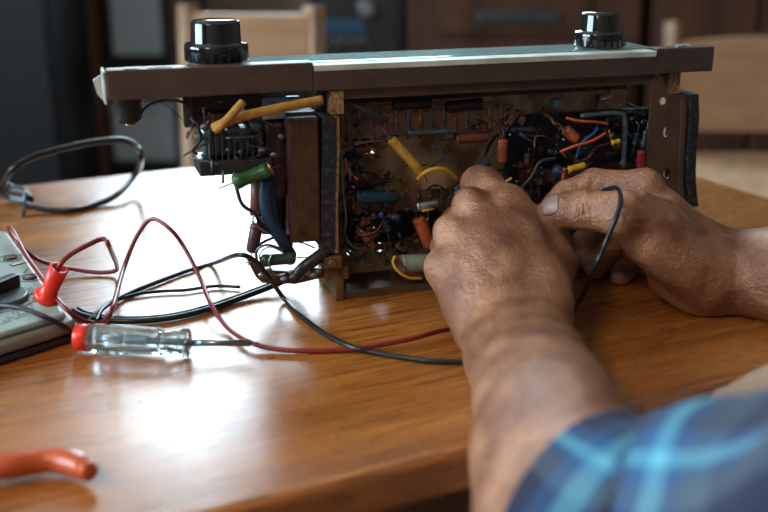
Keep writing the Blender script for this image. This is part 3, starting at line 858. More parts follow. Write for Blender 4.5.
# ---- interior
def tagstrip(x0, y0, x1, y1, hpx, d, npin, name='terminal_strip', mark=True):
    a = R(x0, y0, d); b = R(x1, y1, d); la, lb = loc(a), loc(b); hh = hpx / F * .78 / 2
    s = MB(); s.prism([W_(la.x, d, la.z - hh), W_(lb.x, d, lb.z - hh), W_(lb.x, d, lb.z + hh), W_(la.x, d, la.z + hh)], rv * .002); o = s.build(name, M['paxolin'], radio)
    for k in range(npin):
        t = (k + .5) / npin; u = la.x + (lb.x - la.x) * t; z = la.z + (lb.z - la.z) * t
        s = MB(); rbox(s, u - .0011, u + .0011, d - .0012, d, z - hh * 1.25, z + hh * 1.35, .0003)
        s.sphere(W_(u, d - .0015, z + hh * .3), .0016, 8); s.sphere(W_(u, d - .0015, z - hh * .5), .0014, 8)
        s.build('pin', M['dull_tin'] if k % 3 else M['rust_dark'], o)
    return o


tagstrip(341, 127, 506, 120, 24, .018, 14)
tagstrip(352, 203, 470, 197, 20, .020, 10)
tagstrip(520, 178, 640, 168, 16, .036, 9)
pbox(506, 108, 650, 190, .042, .047, M['dark_metal'], 'sub_chassis', .001, 'dark metal sub chassis at the right')
pbox(345, 206, 470, 246, .042, .046, M['dark_metal'], 'sub_chassis', .001)
pbox(500, 186, 650, 262, .040, .047, M['dark_metal'], 'sub_chassis', .001)
comp(R(393, 104, .018), R(431, 103, .018), .0044, M['black'], 'capacitor', label='upper left black capacitor')
comp(R(446, 107, .018), R(482, 103, .018), .0042, M['black'], 'capacitor', label='upper right black capacitor')
comp(R(391, 139, .006), R(421, 172, .006), .0036, M['wax_yellow'], 'capacitor', label='slanted waxy yellow capacitor')
s = MB(); s.tube(cr([R(418, 179, .004), R(424, 173, .0), R(434, 169, -.002), R(446, 170, .0), R(456, 178, .006)], 8), .0016, n=10); s.build('yellow_wire', M['yellow'], radio, 'arched yellow wire')
comp(R(356, 197.5, .010), R(397, 196.5, .010), .0052, M['blue_cap'], 'capacitor', label='shiny dark blue foil capacitor', bands=[(.0, .05), (.12, .03)], endm=M['blue'])
comp(R(416, 207, .008), R(438, 203, .008), .0036, M['tin'], 'capacitor', label='small silver foil capacitor')
comp(R(418, 218, .012), R(430, 246, .010), .0050, M['orange_cap'], 'capacitor', label='orange tubular capacitor')
comp(R(400, 264, .008), R(440, 263, .008), .0070, M['pale_green'], 'capacitor', label='large pale green capacitor beside the left hand')
wire([R(395, 256, .0), R(393, 263, -.002), R(399, 272, -.004), R(410, 278, -.004), R(422, 278, -.002)], .0012, M['yellow'], 'yellow_wire', 10)
wire([R(397, 256, .0), R(404, 268, -.002), R(414, 275, -.003), R(424, 276, -.002)], .0009, M['red_cap'], 'red_wire', 8)
comp(R(455, 139, .016), R(488, 137, .016), .0038, M['brown_cap'], 'capacitor', label='reddish brown capacitor')
comp(R(503, 139, .010), R(502, 162, .010), .0036, M['orange_cap'], 'capacitor', label='upright orange brown capacitor')
comp(R(407, 133, .012), R(455, 131, .012), .0022, M['teal'], 'resistor', style='res')
comp(R(510, 129, .018), R(534, 130, .018), .0026, M['grey_wire'], 'resistor', style='res')
comp(R(362, 233, .014), R(374, 248, .012), .0032, M['brown_cap'], 'capacitor')
comp(R(455, 192, .010), R(488, 160, .014), .0042, M['grey_wire'], 'capacitor', label='slanted grey sleeved cable end')
comp(R(565, 129, .008), R(577, 140, .006), .0042, M['orange_cap'], 'capacitor', label='orange capacitor at the right')
comp(R(611, 143, -.002), R(620, 141, -.002), .0021, M['yellow'], 'capacitor', label='small yellow capacitor', style='res')
comp(R(568, 170, -.001), R(585, 165, -.001), .0027, M['yellow'], 'capacitor', label='yellow capacitor above the right hand', style='res')
comp(R(641, 150, .002), R(641, 168, .002), .0034, M['red_cap'], 'capacitor', label='glossy red capacitor', bands=[(.08, .03), (.85, .04)], endm=M['copper'])
comp(R(646, 131, .004), R(642, 148, .004), .0020, M['teal'], 'capacitor', style='res')
comp(R(637, 133, .006), R(634, 146, .006), .0022, M['blue'], 'capacitor', style='res')
s = MB(); s.tube(cr([R(581, 116, .004), R(595, 114.5, .004), R(610, 113, .004), R(621, 114, .004), R(624.5, 118, .004), R(625, 130, .004), R(624, 150, .004), R(623, 168, .004)], 5), .0024, n=8, flat=.8); s.build('bent_bracket', M['teal'], radio, 'grey blue bent metal bracket')
s = MB(); s.sphere(R(558, 172, .004), .0052, 14, sc=(1, .8, 1.1)); s.build('coil', M['blue'], radio, 'small dark blue coil')
s = MB(); s.sphere(R(381, 215, .008), .0022, 10); s.build('bead', M['blue_wire'], radio); s = MB(); s.sphere(R(395, 217, .01), .0036, 10, sc=(1.3, 1, .8)); s.build('bead', M['blue'], radio)
pbox(554, 99, 562, 108, .012, .02, M['teal'], 'terminal_block', .001)
pbox(599, 95, 606, 110, .012, .02, M['dull_tin'], 'terminal_block', .001)
s = MB(); s.tube([R(610, 84, .01), R(611, 98, .01), R(600, 100, .01)], .0014); s.build('wire_clip', M['dull_tin'], radio)
wire([R(566, 118, .004), R(580, 121, .0), R(595, 122, .0), R(608, 124, .002)], .0011, M['orange_wire'], 'orange_wire')
wire([R(560, 152, .002), R(575, 146, -.002), R(592, 141, -.002), R(606, 133, .0)], .0012, M['orange_wire'], 'orange_wire')
wire([R(564, 190, .002), R(563, 178, .0), R(565, 168, .0)], .0014, M['orange_wire'], 'orange_wire')
wire([R(576, 158, .002), R(582, 143, .002), R(594, 133, .002), R(598, 128, .004)], .0011, M['blue_wire'], 'blue_wire')
wire([R(609, 130, .0), R(611, 140, .0)], .0005, M['yellow'], 'lead_wire')
wire([R(520, 190, .004), R(532, 176, .0), R(540, 162, .0), R(555, 158, .002)], .0012, M['grey_wire'])
wire([R(341, 98, .012), R(356, 106, .008), R(370, 112, .008), R(388, 120, .012)], .0015, M['grey_wire'])
wire([R(432, 146, .010), R(445, 158, .006), R(458, 164, .006), R(468, 170, .01)], .0013, M['grey_wire'])
wire([R(343, 146, .012), R(352, 146, .008), R(366, 142, .008), R(388, 141, .012)], .0010, M['brown_wire'])
wire([R(345, 158, .01), R(348, 170, .006), R(358, 180, .006)], .0009, M['orange_wire'], 'lead_wire')
wire([R(343, 232, .008), R(352, 246, .004), R(368, 250, .004), R(382, 254, .008)], .0012, M['dark_green'])
wire([R(341, 152, .01), R(343, 190, .006), R(346, 220, .006), R(342, 246, .01)], .0010, M['teal'])
wire([R(342, 262, .02), R(365, 266, .016), R(385, 262, .016)], .0008, M['rust_dark'], 'lead_wire')
wire([R(520, 262 - 70, .0), R(500, 187, -.002), R(495, 190, .0)], .0006, M['yellow'], 'lead_wire')
wire([R(505, 182, -.002), R(512, 178, -.004)], .0010, M['yellow'], 'yellow_wire')
s = MB(); s.tube([R(422, 211, .004), R(434, 209, .004)], .0009); s.build('yellow_wire', M['yellow'], radio)
s = MB()
s.tube([R(630, 170, .002), R(655, 168, .002), R(656, 195, .002)], .0006); s.build('frame_wire', M['dull_tin'], radio)
# dense tangle of small wires and parts
pal = [M['black'], M['cable'], M['brown_wire'], M['grey_wire'], M['rust_dark'], M['dark_green'], M['copper'], M['dull_tin'], M['maroon']]


def inside(x, y):
    return (342 < x < 648) and (112 < y < 268)


for k in range(110):
    if k < 26: x, y = random.uniform(345, 470), random.uniform(125, 255)
    elif k < 60: x, y = random.uniform(345, 520), random.uniform(206, 260)
    else: x, y = random.uniform(505, 645), random.uniform(104, 186)
    pts = [R(x, y, random.uniform(.015, .035))]
    ang = random.uniform(0, 6.28)
    for j in range(random.choice([3, 4, 5])):
        ang += random.uniform(-.9, .9); st = random.uniform(6, 13)
        x2, y2 = x + math.cos(ang) * st, y + math.sin(ang) * st
        if not inside(x2, y2): ang += 3.1; x2, y2 = x + math.cos(ang) * st, y + math.sin(ang) * st
        x, y = x2, y2
        pts.append(R(x, y, random.uniform(.004, .034)))
    if k < 72 or k > 100:
        wire(pts, random.choice([.0005, .0007, .0009, .0012]), random.choice(pal), sub=4)
for k in range(46):
    if k < 14: x, y = random.uniform(348, 400), random.uniform(206, 262)
    elif k < 20: x, y = random.uniform(345, 385), random.uniform(150, 190)
    else: x, y = random.uniform(508, 645), random.uniform(110, 184)
    ang = random.uniform(0, 3.14); L_ = random.uniform(7, 15)
    comp(R(x, y, random.uniform(.014, .03)), R(x + math.cos(ang) * L_, y + math.sin(ang) * L_, random.uniform(.014, .03)), random.choice([.0018, .0024, .003]),
         random.choice([M['black'], M['dark_metal'], M['maroon'], M['brown_cap'], M['grey_wire'], M['dull_tin'], M['rust_dark'], M['navy']]), random.choice(['resistor', 'capacitor']), lead=.008, style=random.choice(['res', 'cap']))
s = MB()
for k in range(60):
    s = MB(); x, y = (random.uniform(345, 460), random.uniform(185, 262)) if k % 2 else (random.uniform(508, 645), random.uniform(112, 182))
    s.sphere(R(x, y, random.uniform(.012, .03)), random.uniform(.0008, .0018), 8, sc=(1, .8, .8)); s.build('solder_joint', M['solder'], radio)
# ---------------------------------------------------------------- things on the table
def TW(pts, r, n=6):
    """table pixels with height of the wire centre above the table"""
    return cr([T(x, y, h) for x, y, h in pts], n)


# mains cord of the radio: a flat double cord
s = MB(); r_ = .0021
pth = cr([R(326, 252, .01), R(316, 262, .0), T(296, 274, .012), T(272, 285, .006), T(240, 297, .0032), T(205, 309, .0030), T(170, 317, .0030), T(135, 320, .0030), T(108, 319, .0030), T(86, 315, .0030), T(76, 310, .0030)], 10)
side = []
for i, p in enumerate(pth):
    t = (pth[min(i + 1, len(pth) - 1)] - pth[max(0, i - 1)]); t.z = 0
    side.append(V((-t.y, t.x, 0)).normalized() * r_ * .95)
s.tube([p + q for p, q in zip(pth, side)], r_, n=10); s.tube([p - q for p, q in zip(pth, side)], r_, n=10)
tag(s.build('mains_cord', M['cable']), 'thick flat black mains cord running left from the lower corner of the radio', 'cord')
# looped cord, far left
c = thing('looped_cable', 'black cable bent in a wide upright loop at the far left of the table', 'cable', T(40, 212, 0))
s = MB(); s.tube(cr([T(-26, 204, .022), T(-8, 198, .020), T(2, 187, .020), P(10, 172, .92), P(28, 159, .93), P(60, 149, .95), P(95, 142, .97), P(122, 140, .98), P(136, 146, .98), P(141, 158, .975), P(137, 172, T(137, 190, 0).y), T(118, 194, .0075), T(95, 205, .0030), T(72, 210, .0030), T(50, 210, .0032), T(30, 206, .006), T(18, 201, .010), T(4, 196, .013), T(-22, 193, .014)], 10), .0030, n=10)
s.build('cable', M['cable'], c)
s = MB(); s.tube(cr([P(4, 186, T(8, 200).y), P(12, 190, T(10, 200).y), P(24, 192, T(20, 202).y), P(30, 200, T(28, 206).y)], 5), [.006] * 6 + [.0055] * 5 + [.004] * 5, n=8); s.build('cable_tie', M['black_soft'], c)
s = MB(); q = T(20, 204, .016); s.tube([q + V((-.008, 0, .006)), q + V((.012, -.002, -.002))], .0018); s.tube([q + V((.002, 0, -.012)), q + V((.006, 0, .012))], .0016); s.build('wire_twist', M['teal'], c)

# multimeter ------------------------------------------------
MH = .020
e_br = T(90, 331, .006)                    # near right lower corner
top_c = T(66, 313, MH)                   # right corner of the face
tl = T(0, 233, MH)                       # far edge
bl = T(0, 333, MH)                       # near edge crossing the frame
xa_ = (tl - top_c); xa_.z = 0; La = xa_.length
ya_ = (bl - top_c); ya_.z = 0
ex = (ya_).normalized()                  # along the near edge, leftwards
ey = V((ex.y, -ex.x, 0));                # away from the camera
if ey.y < 0: ey = -ey
mang = math.atan2(-ex.y, -ex.x)
mm = thing('multimeter', 'pale green analogue multimeter with dark dial at the left edge', 'multimeter', T(40, 320, 0), mang)
MMx = V((math.cos(mang), math.sin(mang), 0)); MMy = V((-math.sin(mang), math.cos(mang), 0)); MMM = Matrix.Rotation(mang, 3, 'Z')
org = V((top_c.x, top_c.y, TZ))


def MP(px, py): p = T(px, py, MH); q = p - org; return q.dot(MMx), q.dot(MMy)   # face coordinates (x<0 leftwards, y>0 away)
def MW(x, y, z): return org + MMx * x + MMy * y + V((0, 0, z))


fx, fy = MP(0, 233)
DPT = .14; WID = .17
ftl = MP(8, 232)
poly = [(0, 0), (ftl[0], ftl[1]), (ftl[0] - .004, ftl[1] + .03), (-WID, ftl[1] + .03), (-WID, 0)]
def mprism(poly, z0, z1, m, name, ins=0.0):
    cx = sum(p[0] for p in poly) / len(poly); cy = sum(p[1] for p in poly) / len(poly)
    s = MB(); s.prism([MW(x, y, z0) for x, y in poly], V((0, 0, z1 - z0))); o = s.build(name, m, mm)
    md = o.modifiers.new('bevel', 'BEVEL'); md.width = .003; md.segments = 3; md.limit_method = 'ANGLE'
    return o
def off(poly, d):
    cx = sum(p[0] for p in poly) / len(poly); cy = sum(p[1] for p in poly) / len(poly)
    return [(x + math.copysign(d, x - cx), y + math.copysign(d, y - cy)) for x, y in poly]
mprism(off(poly, .0045), .0, .0055, M['black'], 'base_case')
mprism(off(poly, .004), .006, .0150, M['meter_body'], 'case')
mprism(off(poly, .0), .0152, MH, M['meter_face'], 'face_panel')
dx, dy = MP(-3, 300)
s = MB(); s.lathe(MW(dx, dy, MH), (0, 0, 1), [(0, .021), (.003, .0205), (.004, .019)], 40); dl = s.build('range_dial', M['meter_dark'], mm)
s = MB(); s.box(MW(dx + .002, dy + .001, MH + .008), (.036, .008, .010), MMM @ Matrix.Rotation(math.radians(18), 3, 'Z'), bev=.002); s.build('pointer_bar', M['black'], dl)
for px, py in ((10, 258.5), (30, 278), (-14, 240)):
    x, y = MP(px, py); s = MB(); s.lathe(MW(x, y, MH), (0, 0, 1), [(0, .0052), (.0012, .0050), (.0016, .0042), (.0016, .0032), (.0004, .0030), (.0004, 0)], 24); jk = s.build('jack_socket', M['dark_metal'], mm)
    s = MB(); s.lathe(MW(x, y, MH + .0006), (0, 0, 1), [(0, .0028), (.0009, .0024), (.001, .0012), (.0003, .001), (.0003, 0)], 20); s.build('brass_contact', M['copper'], jk)
    s = MB(); s.tube([MW(x + .0085 * math.cos(a), y + .0085 * math.sin(a), MH + .0002) for a in [2 * math.pi * k / 24 for k in range(25)]], .0003, n=4); s.build('printed_ring', M['meter_print'], jk)
x, y = MP(18, 264); s = MB(); s.box(MW(x, y, MH + .0002), (.012, .005, .0006), MMM); s.build('printed_label', M['meter_print'], mm)
s = MB(); s.box(MW(x, y, MH + .0006), (.009, .0022, .0002), MMM); s.build('label_text', M['white_mark'], mm)
# small print and line work round the dial
s = MB(); r2 = random.Random(3)
for k in range(26):
    a = math.radians(-125 + k * 8); rr = .0255
    s.box(MW(dx + rr * math.cos(a), dy + rr * math.sin(a), MH + .0001), (.0028 + .002 * (k % 3), .0009, .0003), MMM)
s.build('printed_scale', M['meter_print'], mm); s = MB()
for (a, b_) in (((17, 287), (26, 291)), ((26, 291), (27, 296)), ((27, 296), (40, 292)), ((28, 268), (24, 273)), ((10, 285), (17, 287))):
    p = MP(*a); q = MP(*b_); s.tube([MW(p[0], p[1], MH + .0002), MW(q[0], q[1], MH + .0002)], .0003, n=4)
s.build('printed_lines', M['meter_print'], mm); s = MB()
for j in range(7):
    for k in range(8):
        p = MP(18 + k * 3.6 - j * 2.6, 305 - k * 1.4 + j * 3.2)
        if r2.random() < .75 and p[1] > .004 and p[0] < -.004: s.box(MW(p[0], p[1], MH + .0001), (.0011 + .0012 * r2.random(), .0012, .0003), MMM)
s.build('small_print', M['meter_print'], mm)
p = MP(-10, 243); s = MB(); s.box(MW(p[0] - .03, p[1] + .018, MH + .001), (.075, .03, .002), MMM, bev=.0008); s.build('meter_window', M['bluewin'], mm)

# red test lead: plug lying against the meter and its wire
rl = thing('red_test_lead', 'thin red test lead with a red plug, arching high over the black cords', 'test lead', T(60, 300, MH), 0)
pb_ = P(46, 299, T(46, 303, MH).y); pt_ = P(59, 268, pb_.y - .004)
pa = (pt_ - pb_)
s = MB(); L_ = pa.length
s.lathe(pb_, pa, [(0, .0085), (.003, .0088), (.0045, .0075), (.006, .0056), (L_ * .5, .0058), (L_, .0064), (L_ + .0003, .0048), (L_ - .006, .0035), (L_ - .006, 0)], 24); s.build('banana_plug', M['red_plastic'], rl)
h1 = MH + .005
Yp = pt_.y
red = [pt_ - pa * .2, pt_ + pa * .12, P(70, 255, Yp + .005), P(86, 246, Yp + .012), P(103, 239, Yp + .02), P(109, 246, Yp + .01), T(117, 266, .012), T(114, 271, .004), T(100, 272.5, .0025), T(80, 270, .004), P(60, 266.5, T(60, 275).y), P(35, 258, T(40, 272).y), P(18, 243, T(12, 252, MH).y), P(9, 229, T(8, 239, MH).y), P(13, 231, T(8, 241, MH).y - .002), P(26, 255, T(22, 262, MH).y), P(42, 278, T(42, 284, MH).y), P(58, 300, T(56, 306, MH).y), T(72, 314, .018), T(88, 322, .0065), T(103, 322, .006), T(112, 309, .022), P(124, 268, T(119, 300).y + .01), P(137, 236, T(135, 290).y + .01), P(152, 219, T(150, 290).y + .01), P(170, 229, T(168, 290).y), P(184, 247, T(182, 290).y), P(200, 278, T(196, 300).y), T(212, 306, .010), T(228, 328, .0035), T(250, 342, .0045), T(275, 349, .0025), T(310, 351, .002), T(345, 350, .002), T(380, 345, .004), T(415, 338, .006), T(440, 331, .004), T(462, 327, .0025)]
s = MB(); s.tube(cr(red, 8), .0017, n=8); s.build('wire', M['red_wire'], rl)
# black test lead
bl_ = [T(-30, 303, MH + .008), T(0, 305, MH + .010), T(25, 309, MH + .010), T(48, 318, MH + .006), T(64, 326, .018), T(74, 331, .008), T(84, 326, .0025), T(96, 314, .0040), T(110, 303, .0040), T(130, 293, .0022), T(160, 281, .0022), T(190, 270, .0022), T(215, 263, .004), R(237, 255, -.014), R(252, 259, -.018), R(266, 273, -.018), T(282, 296, .0045), T(300, 315, .0022), T(325, 334, .0022), T(352, 347, .004), T(372, 352, .0022), T(400, 357, .0022), T(430, 361, .0022), T(460, 362, .0022), T(474, 362.5, .0022)]
s = MB(); s.tube(cr(bl_, 8), .0018, n=8)
tag(s.build('black_test_lead', M['cable']), 'thin black test lead crossing the meter, touching the radio, and running under the left wrist', 'test lead')
bl2 = [T(96, 322, .0058), T(103, 309, .0058), T(118, 300, .0022), T(140, 293.5, .0022), T(165, 291, .0022), T(186, 290, .0022), T(215, 286, .0022), T(240, 287, .0022)]
s = MB(); s.tube(cr(bl2, 6), .0013, n=8)
tag(s.build('loose_wire', M['cable']), 'thinnest black wire lying between the mains cord and the black test lead', 'wire')

# tester screwdriver
h0 = T(76, 337, .0105); h1_ = T(189, 343, .0100); ax = (h1_ - h0); L_ = ax.length; a_ = ax.normalized()
sd = thing('tester_screwdriver', 'clear blue plastic mains tester screwdriver with a red cap', 'screwdriver', T(130, 345, 0))
s = MB(); s.lathe(h0, a_, [(0, .0075), (.001, .0085), (L_ * .12, .0088), (L_ * .125, .0082)], 24); s.build('end_cap', M['red_plastic'], sd)
s = MB()
s.lathe(h0 + a_ * L_ * .125, a_, [(0, .0088), (.002, .0094), (L_ * .3, .0095), (L_ * .58, .0085), (L_ * .63, .0088), (L_ * .645, .0066), (L_ * .70, .0062), (L_ * .73, .0075), (L_ * .80, .0080), (L_ * .82, .0094), (L_ * .865, .0094), (L_ * .87, .006)], 12, smooth=False); s.build('handle', M['clear'], sd)
s = MB(); s.tube([h0 + a_ * L_ * .2, h0 + a_ * L_ * .42], .0028, n=10); s.build('neon_bulb', M['clear'], sd)
s = MB()
q0 = h0 + a_ * L_ * .44; n_ = 90
s.tube([q0 + a_ * (L_ * .2 * k / n_) + (V((0, 0, 1)) * math.cos(k * .9) + a_.cross(V((0, 0, 1))) * math.sin(k * .9)) * .0026 for k in range(n_)], .0004, n=5); s.build('spring', M['tin'], sd)
s = MB(); s.tube([h0 + a_ * L_ * .64, h0 + a_ * L_ * .99], .0018, n=10); s.build('resistor_rod', M['dull_tin'], sd)
tip = T(258, 343, .0085)
s = MB(); s.tube([h1_ - a_ * .001, h1_ + (tip - h1_) * .9], .0021, n=12); q = h1_ + (tip - h1_) * .9; s.tube([q, tip], [.0021, .0016], n=4, flat=.4); s.build('blade', M['driver_steel'], sd)
# plier grip at the lower left
pg = thing('pliers', 'orange red rubber pliers grip lying at the lower left edge', 'pliers', T(20, 475, 0))
s = MB(); pp = cr([T(-90, 452, .012), T(-40, 462, .010), T(0, 466, .009), T(30, 462, .0085), T(55, 460, .0085), T(75, 464, .0085), T(88, 471, .0085)], 6)
n_ = len(pp); s.tube(pp, [.0064 + .0003 * math.sin(i * .5) if i < n_ - 4 else .0062 * (1 - .10 * (i - n_ + 4)) for i in range(n_)], n=16); s.build('handle_grip', M['pliers'], pg)
s = MB(); e = pp[-1]; d = (pp[-1] - pp[-2]).normalized(); s.lathe(e - d * .0005, d, [(0, .0055), (.0022, .0048), (.0034, .002)], 14); s.build('handle_tip', M['pliers'], pg)
s = MB(); pp2 = cr([T(-90, 452, .012), T(-60, 498, .010), T(-30, 530, .0085), T(0, 550, .0085)], 6); s.tube(pp2, .0072, n=16); s.build('handle_grip', M['pliers'], pg)
s = MB(); a = T(-90, 452, .011); b = T(-128, 440, .011); s.tube([a + (a - b) * .15, a, b, b + (b - a) * .8], [.006, .011, .009, .003], n=10, flat=.5); s.build('jaws', M['driver_steel'], pg)
# ---------------------------------------------------------------- the person: one continuous body from a signed distance grid
class Grid:
    def __init__(g, lo, hi, h):
        g.lo = np.array(lo, np.float32); g.h = h
        g.n = [int(math.ceil((b - a) / h)) + 1 for a, b in zip(lo, hi)]
        g.f = np.full(g.n, 1.0, np.float32)

    def sub(g, lo, hi):
        i0 = [max(0, int((lo[k] - g.lo[k]) / g.h)) for k in range(3)]
        i1 = [min(g.n[k], int((hi[k] - g.lo[k]) / g.h) + 2) for k in range(3)]
        if any(a >= b for a, b in zip(i0, i1)): return None
        sl = tuple(slice(a, b) for a, b in zip(i0, i1))
        ax = [np.arange(a, b, dtype=np.float32) * g.h + g.lo[k] for k, (a, b) in enumerate(zip(i0, i1))]
        return sl, np.meshgrid(*ax, indexing='ij', sparse=True)

    def cone(g, a, b, ra, rb, k=.004, cut=False, f=None):
        a = np.array(a, np.float32); b = np.array(b, np.float32); R_ = max(ra, rb) + k * 2 + g.h * 3
        r = g.sub(np.minimum(a, b) - R_, np.maximum(a, b) + R_)
        if r is None: return
        sl, (X, Y, Z) = r
        ba = b - a; L2 = max(float(ba @ ba), 1e-12)
        t = ((X - a[0]) * ba[0] + (Y - a[1]) * ba[1] + (Z - a[2]) * ba[2]) / L2
        t = np.clip(t, 0, 1)
        d = np.sqrt((X - a[0] - t * ba[0]) ** 2 + (Y - a[1] - t * ba[1]) ** 2 + (Z - a[2] - t * ba[2]) ** 2) - (ra + (rb - ra) * t)
        F_ = g.f if f is None else f
        o = F_[sl]
        if cut:
            h = np.clip(.5 - .5 * (o + d) / k, 0, 1); F_[sl] = o * (1 - h) + (-d) * h + k * h * (1 - h)
        else:
            h = np.clip(.5 + .5 * (o - d) / k, 0, 1); F_[sl] = o * (1 - h) + d * h - k * h * (1 - h)

    def chain(g, pts, rs, k=.004, f=None):
        for i in range(len(pts) - 1): g.cone(pts[i], pts[i + 1], rs[i], rs[i + 1], k, f=f)

    def finger(g, pts, rs, kin=.003, kout=.003):
        """blend a finger inside itself, then join it to the rest"""
        P_ = np.array([tuple(p) for p in pts], np.float32); m = max(rs) + kin * 2 + kout * 2 + g.h * 4
        r = g.sub(P_.min(0) - m, P_.max(0) + m)
        if r is None: return
        sl, _ = r
        tmp = np.full(g.n, 1.0, np.float32) if False else None
        sg = Grid.__new__(Grid); sg.h = g.h; sg.lo = g.lo + np.array([s_.start for s_ in sl], np.float32) * g.h
        sg.n = [s_.stop - s_.start for s_ in sl]; sg.f = np.full(sg.n, 1.0, np.float32)
        sg.chain(pts, rs, kin)
        o = g.f[sl]; d = sg.f
        h = np.clip(.5 + .5 * (o - d) / kout, 0, 1); g.f[sl] = o * (1 - h) + d * h - kout * h * (1 - h)

    def mesh(g):
        f = g.f; ins = f < 0
        nx, ny, nz = f.shape
        cor = [(i, j, k) for i in (0, 1) for j in (0, 1) for k in (0, 1)]
        cnt = np.zeros((nx - 1, ny - 1, nz - 1), np.uint8)
        for i, j, k in cor: cnt += ins[i:nx - 1 + i, j:ny - 1 + j, k:nz - 1 + k]
        act = (cnt > 0) & (cnt < 8)
        idx = np.argwhere(act); ids = np.full(act.shape, -1, np.int32); ids[act] = np.arange(len(idx))
        acc = np.zeros((len(idx), 3)); wn = np.zeros(len(idx))
        fv = {c: f[idx[:, 0] + c[0], idx[:, 1] + c[1], idx[:, 2] + c[2]] for c in cor}
        for a in cor:
            for ax in range(3):
                if a[ax]: continue
                b = list(a); b[ax] = 1; b = tuple(b)
                va, vb = fv[a], fv[b]; m = (va < 0) != (vb < 0)
                t = np.where(m, va / np.where(m, va - vb, 1), 0)
                p = np.tile(np.array(a, float), (len(idx), 1)); p[:, ax] += t
                acc[m] += p[m]; wn[m] += 1
        vs = (idx + acc / wn[:, None]) * g.h + g.lo
        quads = []
        for ax in range(3):
            sh = [slice(1, -1)] * 3; sh[ax] = slice(0, -1)
            sh2 = [slice(1, -1)] * 3; sh2[ax] = slice(1, None)
            A = ins[tuple(sh)]; B = ins[tuple(sh2)]
            for flip, mk in ((False, A & ~B), (True, ~A & B)):
                e = np.argwhere(mk)
                if not len(e): continue
                e = e + np.array([1 if q != ax else 0 for q in range(3)])
                o1, o2 = (ax + 1) % 3, (ax + 2) % 3
                def at(d1, d2):
                    q = e.copy(); q[:, o1] -= d1; q[:, o2] -= d2
                    return ids[q[:, 0], q[:, 1], q[:, 2]]
                q4 = np.stack([at(1, 1), at(0, 1), at(0, 0), at(1, 0)], 1)
                if flip: q4 = q4[:, ::-1]
                quads.append(q4)
        q = np.concatenate(quads); q = q[(q >= 0).all(1)]
        return vs, q


def fast_mesh(name, vs, q, mats, parent=None):
    me = bpy.data.meshes.new(name)
    if parent is not None:
        inv = np.array(parent.matrix_world.inverted()); vs = vs @ inv[:3, :3].T + inv[:3, 3]
    me.vertices.add(len(vs)); me.vertices.foreach_set('co', vs.astype(np.float32).ravel())
    me.loops.add(q.size); me.loops.foreach_set('vertex_index', q.astype(np.int32).ravel())
    me.polygons.add(len(q)); me.polygons.foreach_set('loop_start', np.arange(0, q.size, 4, dtype=np.int32)); me.polygons.foreach_set('loop_total', np.full(len(q), 4, np.int32))
    me.polygons.foreach_set('use_smooth', np.ones(len(q), bool))
    for m_ in mats: me.materials.append(m_)
    me.update(calc_edges=True); me.validate()
    o = bpy.data.objects.new(name, me); COL.objects.link(o)
    if parent is not None: o.parent = parent; o.matrix_world = parent.matrix_world.copy()
    return o


# ---- joints
LE = P(628, 535, .385); LS = V((.33, .20, .965)); RE = V((.50, .62, .797)); RS = V((.66, .34, .99))
EB = [V(LE), P(546, 455, .445), P(530, 400, .525), P(517, 355, .585)]
wrL = P(513, 328, .622)
g = Grid((-.02, .33, .738), (.56, .86, .90), RES)
# left forearm and wrist
def arm(pts, rs, k=.02): g.chain(pts, rs, k)
arm([V(LE), P(558, 452, .445), P(541, 405, .52), P(521, 360, .58), wrL], [.038, .0350, .0325, .0270, .0225], .012)
# ulna side and radius side of the wrist
g.cone(P(532, 400, .52), P(490, 330, .62), .028, .0195, .012)
g.cone(P(560, 410, .51), P(538, 325, .625), .028, .0185, .012)
g.cone(P(548, 440, .455), P(551, 520, .405), .0335, .0345, .014)
g.cone(P(487, 340, .605), P(487, 340, .606), .012, .012, .008)          # ulna head
I1 = P(507, 206, .709); M1 = P(474, 210, .704); R1 = P(456, 236, .690); L1 = P(447, 270, .668)
wl = P(487, 322, .628); wr = P(535, 318, .632)
kp = .010
g.cone(wl, L1, .019, .0145, kp); g.cone(wl, R1, .020, .0145, kp); g.cone(wrL, M1, .021, .0140, kp); g.cone(wr, I1, .0205, .0138, kp)
g.cone(wr, P(519, 238, .68), .0195, .0145, kp)
g.cone(P(480, 300, .64), P(485, 250, .665), .022, .019, kp)
# knuckle bumps
for p, r in ((P(507, 205, .701), .0108), (P(469, 203, .698), .0112), (P(449, 231, .684), .0104), (P(441, 266, .664), .0100)):
    g.cone(p, p + V((0, .001, 0)), r, r, .006)
# first web and thumb base
g.cone(P(540, 300, .64), P(538, 258, .685), .019, .0135, .010)
g.cone(P(510, 207, .707), P(549, 246, .698), .0118, .0120, .010)
g.cone(P(524, 250, .685), P(538, 248, .70), .0125, .011, .010)
g.finger([P(543, 292, .645), P(557, 264, .69), P(553, 240, .722), P(530, 226, .742)], [.017, .0132, .0112, .0095], .006, .006)
fL = [([I1, P(479, 183, .735), P(473, 198, .758), P(492, 212, .765)], [.0130, .0112, .0098, .0088]),
      ([M1, P(457, 222, .735), P(468, 236, .752), P(490, 238, .752)], [.0126, .0110, .0098, .0088]),
      ([R1, P(446, 247, .720), P(462, 257, .735), P(482, 257, .732)], [.0120, .0105, .0094, .0085]),
      ([L1, P(443, 275, .696), P(458, 282, .710), P(476, 280, .706)], [.0110, .0095, .0085, .0076])]
for p, r in fL: g.finger(p, r, .004, .0045)
# index finger's meaty middle joint
g.cone(P(487, 184, .728), P(477, 184, .737), .0118, .0114, .004)
g.cone(P(508, 300, .640), P(490, 240, .682), .0215, .0165, .012); g.cone(P(500, 270, .66), P(496, 235, .685), .020, .0165, .012)
